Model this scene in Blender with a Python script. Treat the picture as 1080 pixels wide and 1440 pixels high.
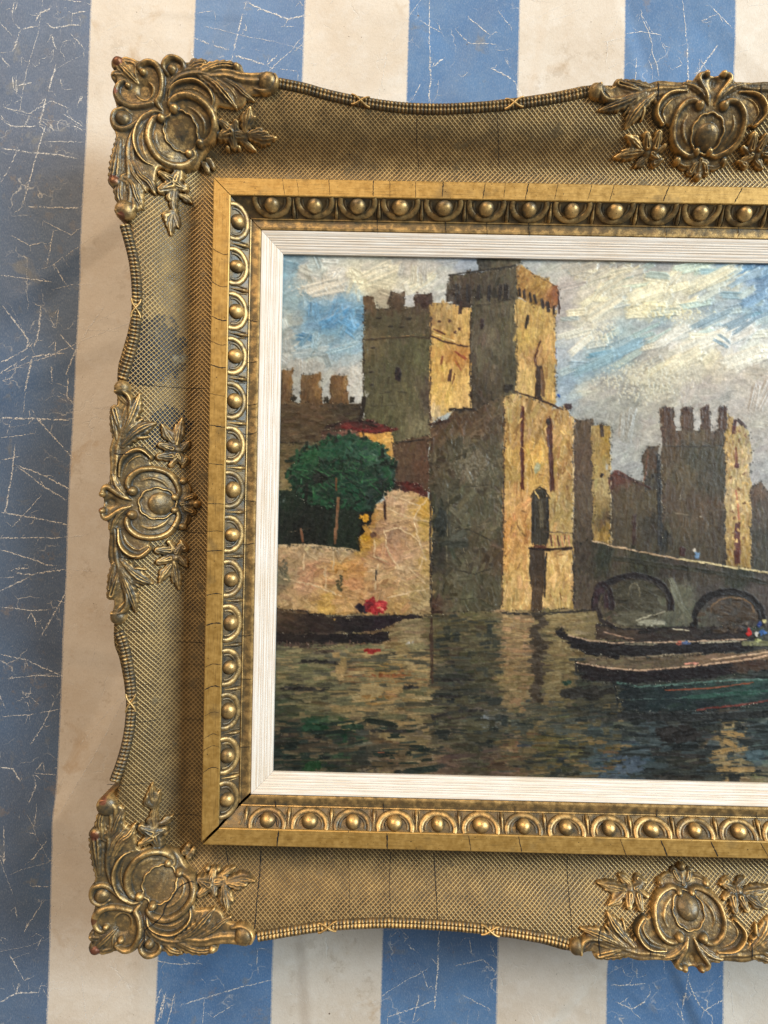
import bpy, math, random
import numpy as np

# ================================================================ camera, world, light, exposure
for o in list(bpy.data.objects): bpy.data.objects.remove(o, do_unlink=True)
scn = bpy.context.scene
S = 0.0004                                  # working unit (about one photograph pixel on the frame) in metres
CAM = np.array([257.644, -450.390, 1154.023])
EUL = (-0.01245505, 0.00817390, 0.02144330)
FOC = 1082.0
ZP = -100.0                                 # the paper lies this far below the frame's reference plane
GW, GH = 1370.0, 941.17                     # outer size of the gilt band (inner rectangle of the cove)
cam_d = bpy.data.cameras.new('camera')
cam = bpy.data.objects.new('camera', cam_d); scn.collection.objects.link(cam)
cam.location = CAM * S; cam.rotation_euler = EUL
cam_d.sensor_fit = 'VERTICAL'; cam_d.sensor_height = 36.0; cam_d.lens = 36.0 * FOC / 1440.0
cam_d.clip_start = 0.01; cam_d.clip_end = 20.0
scn.camera = cam
wd = bpy.data.worlds.new('World'); scn.world = wd; wd.use_nodes = True
bg = wd.node_tree.nodes['Background']
bg.inputs['Color'].default_value = (1.0, 0.93, 0.86, 1); bg.inputs['Strength'].default_value = 0.19
from mathutils import Vector
ctr = np.array([420, -470, 40]) * S
def window(name, direction, dist, size, energy, color):
    """a window's light: a rectangle far to one side of the table, turned towards the frame"""
    d = np.array(direction); d /= np.linalg.norm(d)
    ld = bpy.data.lights.new(name, 'AREA'); ld.shape = 'RECTANGLE'; ld.size, ld.size_y = size; ld.energy = energy; ld.color = color
    lo = bpy.data.objects.new(name, ld); scn.collection.objects.link(lo)
    lo.location = ctr + d * dist; lo.rotation_euler = Vector(d).to_track_quat('Z', 'Y').to_euler()
window('window_light', (0.76, 0.32, 0.57), 3.2, (1.5, 1.4), 142.0, (0.78, 0.92, 1.0))      # daylight from the right
window('room_light', (-0.33, 0.67, 0.66), 2.6, (1.8, 1.4), 58.0, (1.0, 0.77, 0.53))          # warm light from the room beyond the top edge
scn.view_settings.view_transform = 'Standard'; scn.view_settings.look = 'None'
scn.view_settings.exposure = 0.0; scn.view_settings.gamma = 1.0
scn.render.engine = 'CYCLES'
scn.cycles.max_bounces = 5; scn.cycles.diffuse_bounces = 2; scn.cycles.glossy_bounces = 3; scn.cycles.transparent_max_bounces = 4; scn.cycles.caustics_reflective = False; scn.cycles.caustics_refractive = False

# ================================================================ geometry helpers
def rotm(a, b, c):
    ca, sa, cb, sb, cc, sc = math.cos(a), math.sin(a), math.cos(b), math.sin(b), math.cos(c), math.sin(c)
    return (np.array([[cc, -sc, 0], [sc, cc, 0], [0, 0, 1]]) @ np.array([[cb, 0, sb], [0, 1, 0], [-sb, 0, cb]]) @ np.array([[1, 0, 0], [0, ca, -sa], [0, sa, ca]]))
RM = rotm(*EUL)
def unproj(x, y, z):
    d = RM @ np.array([(x - 540) / FOC, -(y - 720) / FOC, -1.0])
    return CAM + d * ((z - CAM[2]) / d[2])
def proj(P):
    Q = (P - CAM) @ RM
    return 540 + FOC * Q[..., 0] / -Q[..., 2], 720 - FOC * Q[..., 1] / -Q[..., 2]
_zt = np.arange(-20, 260, 1.0)
_zz = np.interp(_zt, [-20, 0, 14, 26, 40, 55, 75, 90, 110, 130, 155, 180, 260], [40, 31, 25, 23, 25.5, 34, 49.5, 57.5, 65, 70, 75.5, 80, 92])
for _ in range(40): _zz[1:-1] = (_zz[:-2] + 2 * _zz[1:-1] + _zz[2:]) / 4
def zcove(t):
    """height of the ogee cove at distance t outside the gilt band"""
    return np.interp(np.asarray(t, float), _zt, _zz)
def tdist(X, Y): return np.maximum.reduce([-X, Y, X - GW, -GH - Y])
def on_cove(x, y, up=7):
    """photo point -> point on the cove surface"""
    z = 70.0
    for _ in range(12):
        p = unproj(x, y, z); z = .5 * z + .5 * (float(zcove(max(0, tdist(p[0], p[1])))) + up)
    return p

col = scn.collection
def mesh_np(name, v, f, uv=None, attrs=None, smooth=True, scale=True):
    """v (n,3), f (m,4) or (m,3) or list of both kinds -> mesh; uv per vertex"""
    me = bpy.data.meshes.new(name)
    fs = f if isinstance(f, list) else [f]
    fs = [np.asarray(a, np.int32) for a in fs if len(a)]
    v = np.asarray(v, np.float32) * (S if scale else 1)
    me.vertices.add(len(v)); me.vertices.foreach_set('co', v.ravel())
    loops = np.concatenate([a.ravel() for a in fs])
    tot = np.concatenate([np.full(len(a), a.shape[1], np.int32) for a in fs])
    st = np.concatenate([[0], np.cumsum(tot)[:-1]]).astype(np.int32)
    me.loops.add(len(loops)); me.loops.foreach_set('vertex_index', loops)
    me.polygons.add(len(tot)); me.polygons.foreach_set('loop_start', st)
    try: me.polygons.foreach_set('loop_total', tot)
    except Exception: pass
    me.polygons.foreach_set('use_smooth', np.full(len(tot), smooth))
    if uv is not None:
        ul = me.uv_layers.new(name='rail'); ul.data.foreach_set('uv', np.asarray(uv, np.float32)[loops].ravel())
    for k, a in (attrs or {}).items():
        a = np.asarray(a, np.float32)
        if a.ndim == 1: at = me.attributes.new(k, 'FLOAT', 'POINT'); at.data.foreach_set('value', a)
        else:
            at = me.attributes.new(k, 'FLOAT_COLOR', 'POINT'); at.data.foreach_set('color', np.concatenate([a, np.ones((len(a), 1), np.float32)], 1).ravel())
    me.update(calc_edges=True); me.validate()
    return me
def obj(name, me, mat=None, parent=None, label=None, kind=None, cat=None, group=None):
    o = bpy.data.objects.new(name, me); col.objects.link(o)
    if mat is not None and me is not None and len(me.materials) == 0: me.materials.append(mat)
    if parent is not None: o.parent = parent
    if label: o['label'] = label
    if kind: o['kind'] = kind
    if cat: o['category'] = cat
    if group: o['group'] = group
    return o
def gridf(n, m, closed=False):
    i = np.arange(n - 1)[:, None]; j = np.arange(m if closed else m - 1)[None]
    j1 = (j + 1) % m
    return np.stack([i * m + j, (i + 1) * m + j, (i + 1) * m + j1, i * m + j1], -1).reshape(-1, 4)
def catmull(P, step=2.5):
    P = np.asarray(P, float)
    if len(P) == 2:
        n = max(2, int(np.hypot(*(P[1] - P[0])[:2]) / step) + 1); t = np.linspace(0, 1, n)[:, None]; return P[0] * (1 - t) + P[1] * t
    Q = np.vstack([2 * P[0] - P[1], P, 2 * P[-1] - P[-2]]); out = []
    for i in range(1, len(Q) - 2):
        a, b, c, d = Q[i - 1:i + 3]; n = max(2, int(np.linalg.norm(c - b) / step) + 1)
        t = np.linspace(0, 1, n, endpoint=False)[:, None]
        out.append(.5 * (2 * b + (c - a) * t + (2 * a - 5 * b + 4 * c - d) * t ** 2 + (3 * b - a - 3 * c + d) * t ** 3))
    return np.vstack(out + [P[-1:]])

# ================================================================ materials
class N:
    def __init__(s, name):
        s.m = bpy.data.materials.new(name); s.m.use_nodes = True; s.t = s.m.node_tree
        s.b = s.t.nodes['Principled BSDF']; s.o = s.t.nodes['Material Output']
    def n(s, typ, **kw):
        nd = s.t.nodes.new(typ)
        for k, v in kw.items():
            if k.startswith('_'): setattr(nd, k[1:], v)
            else:
                key = int(k[1:]) if k[0] == 'i' and k[1:].isdigit() else k
                s.put(nd.inputs[key], v)
        return nd
    def put(s, sock, v):
        if hasattr(v, 'is_output') or isinstance(v, bpy.types.NodeSocket): s.t.links.new(v, sock)
        else:
            if isinstance(v, tuple) and len(v) == 3 and sock.type == 'RGBA': v = (*v, 1)
            sock.default_value = v
    def math(s, op, a, b=0.0, c=0.0, clamp=False):
        nd = s.t.nodes.new('ShaderNodeMath'); nd.operation = op; nd.use_clamp = clamp
        s.put(nd.inputs[0], a); s.put(nd.inputs[1], b); s.put(nd.inputs[2], c); return nd.outputs[0]
    def mix(s, f, a, b, mode='MIX'):
        nd = s.t.nodes.new('ShaderNodeMix'); nd.data_type = 'RGBA'; nd.blend_type = mode
        s.put(nd.inputs[0], f); s.put(nd.inputs[6], a); s.put(nd.inputs[7], b); return nd.outputs[2]
    def ramp(s, v, a, b, lo=0.0, hi=1.0):
        nd = s.t.nodes.new('ShaderNodeMapRange'); nd.clamp = True
        s.put(nd.inputs[0], v); nd.inputs[1].default_value = a; nd.inputs[2].default_value = b; nd.inputs[3].default_value = lo; nd.inputs[4].default_value = hi
        return nd.outputs[0]
    def noise(s, vec, scale, detail=3.0, rough=.55, dist=0.0):
        nd = s.t.nodes.new('ShaderNodeTexNoise'); s.put(nd.inputs['Vector'], vec)
        nd.inputs['Scale'].default_value = scale; nd.inputs['Detail'].default_value = detail; nd.inputs['Roughness'].default_value = rough; nd.inputs['Distortion'].default_value = dist
        return nd.outputs[0]
    def vscale(s, vec, sc):
        nd = s.t.nodes.new('ShaderNodeVectorMath'); nd.operation = 'MULTIPLY'; s.put(nd.inputs[0], vec); nd.inputs[1].default_value = sc; return nd.outputs[0]
    def pos(s): return s.t.nodes.new('ShaderNodeNewGeometry').outputs['Position']
    def uv(s):
        nd = s.t.nodes.new('ShaderNodeUVMap'); nd.uv_map = 'rail'; return nd.outputs[0]
    def attr(s, name):
        nd = s.t.nodes.new('ShaderNodeAttribute'); nd.attribute_name = name; return nd
    def bump(s, h, dist, strength=1.0, nrm=None):
        nd = s.t.nodes.new('ShaderNodeBump'); nd.inputs['Distance'].default_value = dist; nd.inputs['Strength'].default_value = strength
        s.put(nd.inputs['Height'], h)
        if nrm is not None: s.put(nd.inputs['Normal'], nrm)
        return nd.outputs[0]
    def set(s, **kw):
        for k, v in kw.items(): s.put(s.b.inputs[k.replace('_', ' ')], v)
        return s.m

GOLD = (0.72, 0.46, 0.175); DULL = (0.225, 0.145, 0.058); GRIME = (0.045, 0.040, 0.028); COPPER = (0.26, 0.125, 0.05)
def mat_ornament():
    k = N('bronzed_gilt_composition'); p = k.pos()
    w = k.attr('wear').outputs['Fac']
    n1 = k.noise(p, 260, 4, .6); n2 = k.noise(p, 1400, 3, .6); n3 = k.noise(p, 90, 3)
    oi = k.n('ShaderNodeObjectInfo').outputs['Random']
    f = k.math('ADD', w, k.math('MULTIPLY', k.math('SUBTRACT', n1, .5), .85))
    f = k.math('ADD', f, k.math('MULTIPLY', k.math('SUBTRACT', oi, .5), .16))
    c = k.mix(k.ramp(f, .28, .62), GRIME, DULL); c = k.mix(k.ramp(f, .54, .86), c, GOLD)
    c = k.mix(k.math('MULTIPLY', k.ramp(n3, .55, .75), .3), c, COPPER)
    c = k.mix(k.math('MULTIPLY', k.ramp(n2, .66, .74), .55), c, (0.03, 0.024, 0.016))
    bo = k.math('MULTIPLY', k.ramp(k.math('ADD', k.attr('bole').outputs['Fac'], k.math('MULTIPLY', k.math('SUBTRACT', n1, .5), 1.2)), .45, .7), .75)
    c = k.mix(bo, c, (0.16, 0.042, 0.026))
    k.set(Base_Color=c, Metallic=k.ramp(f, .3, .7, .2, .70), Roughness=k.ramp(n1, .3, .7, .32, .50))
    k.b.inputs['Normal'].default_value = (0, 0, 0)
    k.put(k.b.inputs['Normal'], k.bump(k.math('ADD', n2, k.math('MULTIPLY', n1, 1.5)), .00012, .8))
    return k.m
def mat_cove():
    k = N('netted_bronze_cove'); u = k.uv(); p = k.pos()
    sx = k.n('ShaderNodeSeparateXYZ'); k.put(sx.inputs[0], u)
    wob = k.noise(p, 60, 2)
    a = k.math('ADD', k.math('ADD', sx.outputs[0], sx.outputs[1]), k.math('MULTIPLY', wob, 5.0))
    b = k.math('ADD', k.math('SUBTRACT', sx.outputs[0], sx.outputs[1]), k.math('MULTIPLY', wob, 5.0))
    per = 7.0
    wa = k.math('ABSOLUTE', k.math('SINE', k.math('MULTIPLY', a, math.pi / per))); wb = k.math('ABSOLUTE', k.math('SINE', k.math('MULTIPLY', b, math.pi / per)))
    cell = k.math('MINIMUM', wa, wb)                        # 0 on the net's threads, 1 in the cells
    n1 = k.noise(p, 120, 4, .6); n2 = k.noise(p, 1500, 2, .6); n3 = k.noise(p, 40, 3)
    thr = k.ramp(cell, .12, .50, 1, 0)
    f = k.math('ADD', k.math('MULTIPLY', thr, .62), k.math('MULTIPLY', n1, .55))
    c = k.mix(k.ramp(f, .15, .60), (0.060, 0.040, 0.018), (0.22, 0.138, 0.052)); c = k.mix(k.ramp(f, .60, 1.0), c, (0.54, 0.375, 0.160))
    c = k.mix(k.math('MULTIPLY', k.ramp(n3, .5, .75), .35), c, (0.09, 0.075, 0.05))
    w = k.attr('worn').outputs['Fac']
    wm = k.math('MULTIPLY', k.ramp(k.math('ADD', w, k.math('MULTIPLY', k.math('SUBTRACT', k.noise(p, 230, 3), .5), 1.6)), .36, .46), k.ramp(cell, .16, .30))
    c = k.mix(wm, c, (0.006, 0.007, 0.012))
    clog = k.ramp(k.noise(p, 85, 4, .65), .60, .70)
    c = k.mix(k.math('MULTIPLY', clog, .75), c, (0.13, 0.098, 0.052))
    rub = k.ramp(k.noise(p, 58, 5, .7), .64, .74)
    c = k.mix(k.math('MULTIPLY', k.math('MULTIPLY', rub, thr), .6), c, (0.60, 0.40, 0.20))
    spk = k.ramp(k.noise(p, 700, 1), .73, .76)
    c = k.mix(spk, c, (0.02, 0.016, 0.012))
    hgt = k.math('SUBTRACT', k.math('MULTIPLY', n2, .25), k.math('MULTIPLY', k.ramp(cell, .0, .8), k.ramp(clog, 0, 1, 1, .35)))
    k.set(Base_Color=c, Metallic=k.ramp(f, .2, .7, .3, .75), Roughness=k.ramp(n1, .3, .7, .38, .54))
    k.put(k.b.inputs['Normal'], k.bump(hgt, .00016, 1.0))
    return k.m
def mat_band():
    k = N('burnished_gilt_band'); u = k.uv(); p = k.pos()
    us = k.vscale(u, (.03, .5, 1)); n1 = k.noise(us, 1.0, 5, .65); n2 = k.noise(p, 300, 4, .6); n3 = k.noise(p, 65, 3)
    c = k.mix(k.ramp(n2, .35, .7), (0.40, 0.228, 0.056), (0.56, 0.345, 0.102))
    c = k.mix(k.math('MULTIPLY', k.ramp(n1, .52, .70), .7), c, (0.20, 0.115, 0.035))
    c = k.mix(k.math('MULTIPLY', k.ramp(n3, .58, .70), .55), c, (0.17, 0.115, 0.05))
    c = k.mix(k.ramp(k.noise(p, 620, 2), .70, .74), c, (0.05, 0.03, 0.015))
    c = k.mix(k.ramp(k.noise(p, 48, 4, .7), .735, .75), c, (0.28, 0.055, 0.03))
    k.set(Base_Color=c, Metallic=.5, Roughness=k.ramp(n2, .3, .7, .38, .52))
    k.put(k.b.inputs['Normal'], k.bump(k.math('ADD', n1, n2), .00010, .7))
    return k.m
def mat_liner():
    k = N('limewashed_wood'); u = k.uv(); p = k.pos()
    n1 = k.noise(k.vscale(u, (.012, .9, 1)), 1.0, 5, .7); n2 = k.noise(k.vscale(u, (.05, 1.6, 1)), 1.0, 4, .7); n3 = k.noise(p, 1200, 3)
    c = k.mix(k.ramp(n1, .44, .60), (0.80, 0.765, 0.71), (0.64, 0.51, 0.385))
    c = k.mix(k.math('MULTIPLY', k.ramp(n2, .55, .72), .7), c, (0.86, 0.845, 0.82))
    c = k.mix(k.math('MULTIPLY', k.ramp(k.noise(p, 30, 4, .6), .48, .72), .38), c, (0.66, 0.55, 0.41))
    c = k.mix(k.math('MULTIPLY', k.ramp(n3, .66, .72), .5), c, (0.45, 0.36, 0.26))
    k.set(Base_Color=c, Roughness=.62)
    k.put(k.b.inputs['Normal'], k.bump(k.math('ADD', n2, k.math('MULTIPLY', n3, .5)), .00018, .6))
    return k.m
def mat_paint():
    k = N('oil_paint_on_canvas'); p = k.pos(); a = k.attr('paint').outputs['Color']
    n = k.noise(p, 2600, 3, .7); n1 = k.noise(p, 500, 3)
    wv = k.n('ShaderNodeTexVoronoi'); k.put(wv.inputs['Vector'], p); wv.inputs['Scale'].default_value = 1500
    k.set(Base_Color=a, Roughness=k.ramp(n1, .3, .7, .30, .50), Specular_IOR_Level=.42)
    k.put(k.b.inputs['Normal'], k.bump(k.math('ADD', n, k.math('MULTIPLY', wv.outputs[0], .6)), .00008, .7))
    return k.m
def mat_paper():
    k = N('striped_printed_paper'); u = k.uv(); p = k.pos()
    sx = k.n('ShaderNodeSeparateXYZ'); k.put(sx.inputs[0], u)
    wob = k.math('MULTIPLY', k.math('SUBTRACT', k.noise(p, 900, 2), .5), .010)
    fr = k.math('FRACT', k.math('ADD', sx.outputs[0], wob))
    st = k.math('MULTIPLY', k.ramp(fr, .482, .490), k.ramp(fr, .996, 1.0, 1, 0))
    st = k.math('MAXIMUM', st, k.ramp(fr, .0, .003, 1, 0))
    n1 = k.noise(p, 22, 5, .62); n2 = k.noise(p, 130, 5, .68); n3 = k.noise(p, 700, 4, .7); n4 = k.noise(p, 9, 3)
    cream = k.mix(k.ramp(n1, .35, .68), (0.69, 0.62, 0.535), (0.61, 0.52, 0.42))
    cream = k.mix(k.math('MULTIPLY', k.ramp(n2, .50, .75), .5), cream, (0.74, 0.69, 0.63))
    cream = k.mix(k.math('MULTIPLY', k.ramp(k.noise(p, 33, 4, .6, .6), .63, .74), .55), cream, (0.46, 0.31, 0.17))
    blue = k.mix(k.ramp(n1, .32, .70), (0.072, 0.165, 0.335), (0.108, 0.215, 0.39))
    blue = k.mix(k.math('MULTIPLY', k.ramp(n2, .48, .72), .55), blue, (0.15, 0.235, 0.37))
    blue = k.mix(k.math('MULTIPLY', k.ramp(n4, .55, .72), .5), blue, (0.085, 0.115, 0.18))
    blue = k.mix(k.math('MULTIPLY', k.ramp(n3, .60, .72), .45), blue, (0.33, 0.37, 0.43))
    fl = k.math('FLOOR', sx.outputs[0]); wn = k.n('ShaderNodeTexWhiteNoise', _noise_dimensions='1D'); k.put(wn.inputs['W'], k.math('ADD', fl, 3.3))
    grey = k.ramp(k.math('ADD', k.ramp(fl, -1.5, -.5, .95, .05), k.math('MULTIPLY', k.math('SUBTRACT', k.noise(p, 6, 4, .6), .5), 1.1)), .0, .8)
    blue = k.mix(grey, blue, (0.088, 0.108, 0.150))  # leftmost blue stripes greyed: shade beside the frame put into the colour
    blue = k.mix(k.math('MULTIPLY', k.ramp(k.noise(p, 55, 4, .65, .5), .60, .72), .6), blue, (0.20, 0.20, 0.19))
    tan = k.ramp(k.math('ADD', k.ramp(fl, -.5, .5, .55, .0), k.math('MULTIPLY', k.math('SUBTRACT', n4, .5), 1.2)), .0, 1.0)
    cream = k.mix(k.math('MULTIPLY', tan, .42), cream, (0.56, 0.44, 0.315))  # left cream stripe tanned the same way, painted warm shade
    c = k.mix(st, cream, blue)
    fib = k.noise(k.vscale(p, (1, .25, 1)), 2600, 3, .7)
    c = k.mix(k.math('MULTIPLY', k.ramp(fib, .5, .75), .16), c, (0.80, 0.76, 0.70)); c = k.mix(k.math('MULTIPLY', k.ramp(fib, .5, .25), .18), c, (0.10, 0.08, 0.06))
    dirt = k.math('MULTIPLY', k.ramp(k.noise(p, 75, 6, .75), .58, .64), k.ramp(n4, .40, .62))
    c = k.mix(k.math('MULTIPLY', dirt, .30), c, (0.30, 0.22, 0.14))
    c = k.mix(k.ramp(k.noise(p, 420, 2), .755, .775), c, (0.12, 0.08, 0.05))
    # fine crackle of the print
    v = k.n('ShaderNodeTexVoronoi', _feature='DISTANCE_TO_EDGE'); 
    dv = k.n('ShaderNodeVectorMath', _operation='ADD'); k.put(dv.inputs[0], p)
    nv = k.n('ShaderNodeTexNoise'); k.put(nv.inputs['Vector'], p); nv.inputs['Scale'].default_value = 120
    k.put(dv.inputs[1], k.vscale(nv.outputs['Color'], (.012, .012, .012))); k.put(v.inputs['Vector'], dv.outputs[0]); v.inputs['Scale'].default_value = 42
    ck = k.math('MULTIPLY', k.ramp(v.outputs[0], .004, .020, 1, 0), k.ramp(k.noise(p, 38, 3), .55, .68))
    ck = k.math('MULTIPLY', ck, k.ramp(n3, .38, .55))
    c = k.mix(k.math('MULTIPLY', ck, .75), c, (0.70, 0.66, 0.60))
    k.set(Base_Color=c, Roughness=k.ramp(n2, .3, .7, .38, .55), Specular_IOR_Level=.35)
    k.put(k.b.inputs['Normal'], k.bump(k.math('ADD', k.math('MULTIPLY', n2, .8), k.math('ADD', k.math('MULTIPLY', n3, .25), k.math('MULTIPLY', ck, -.4))), .0006, .6))
    return k.m
def mat_flake():
    k = N('bare_paper_in_cracked_print'); p = k.pos()
    n = k.noise(p, 1100, 3, .7); n2 = k.noise(p, 260, 3)
    al = k.math('MULTIPLY', k.ramp(n, .42, .54), k.ramp(n2, .32, .46))
    c = k.mix(k.ramp(n2, .4, .7), (0.84, 0.81, 0.77), (0.74, 0.67, 0.58))
    k.set(Base_Color=c, Roughness=.7, Alpha=k.math('MULTIPLY', al, .92))
    return k.m
def mat_plain(name, c, rough=.7):
    k = N(name); p = k.pos(); n = k.noise(p, 300, 3)
    return k.set(Base_Color=k.mix(n, tuple(a * .7 for a in c), tuple(a * 1.25 for a in c)), Roughness=rough)
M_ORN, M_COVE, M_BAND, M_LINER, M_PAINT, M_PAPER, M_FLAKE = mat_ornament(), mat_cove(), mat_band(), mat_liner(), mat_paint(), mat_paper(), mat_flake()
M_EGG = M_ORN
M_CRACK = mat_plain('dark_crack', (0.010, 0.008, 0.006), .9)
M_WOOD = mat_plain('dark_backing_wood', (0.022, 0.015, 0.010), .8)
# ---------------------------------------------------------------- canvas painter
PX0, PY0, PW, PH = 372, 340, 1180, 790
def vnoise(h, w, cell, rng):
    gh, gw = int(h / cell) + 3, int(w / cell) + 3
    g = rng.random((gh, gw))
    y = np.arange(h) / cell; x = np.arange(w) / cell
    yi = y.astype(int); xi = x.astype(int)
    fy = (y - yi)[:, None]; fx = (x - xi)[None, :]
    fy = fy * fy * (3 - 2 * fy); fx = fx * fx * (3 - 2 * fx)
    a = g[np.ix_(yi, xi)]; b = g[np.ix_(yi, xi + 1)]; c = g[np.ix_(yi + 1, xi)]; d = g[np.ix_(yi + 1, xi + 1)]
    return (a * (1 - fx) + b * fx) * (1 - fy) + (c * (1 - fx) + d * fx) * fy
def blur(a, n):
    for _ in range(n):
        p = np.pad(a, 1, mode='edge')
        a = (p[1:-1, 1:-1] * 2 + p[:-2, 1:-1] + p[2:, 1:-1] + p[1:-1, :-2] + p[1:-1, 2:]) / 6
    return a
def poly_mask(pts, x0, y0, w, h, jit=None):
    """even-odd polygon mask on a 1px grid, jit = (dx, dy) arrays wobbling the outline"""
    yy, xx = np.mgrid[0:h, 0:w].astype(np.float32)
    xx = xx + x0; yy = yy + y0
    if jit is not None: xx = xx + jit[0]; yy = yy + jit[1]
    m = np.zeros((h, w), bool)
    n = len(pts)
    for i in range(n):
        ax, ay = pts[i]; bx, by = pts[(i + 1) % n]
        if ay == by: continue
        c = ((ay > yy) != (by > yy)) & (xx < (bx - ax) * (yy - ay) / (by - ay) + ax)
        m ^= c
    return m
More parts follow.
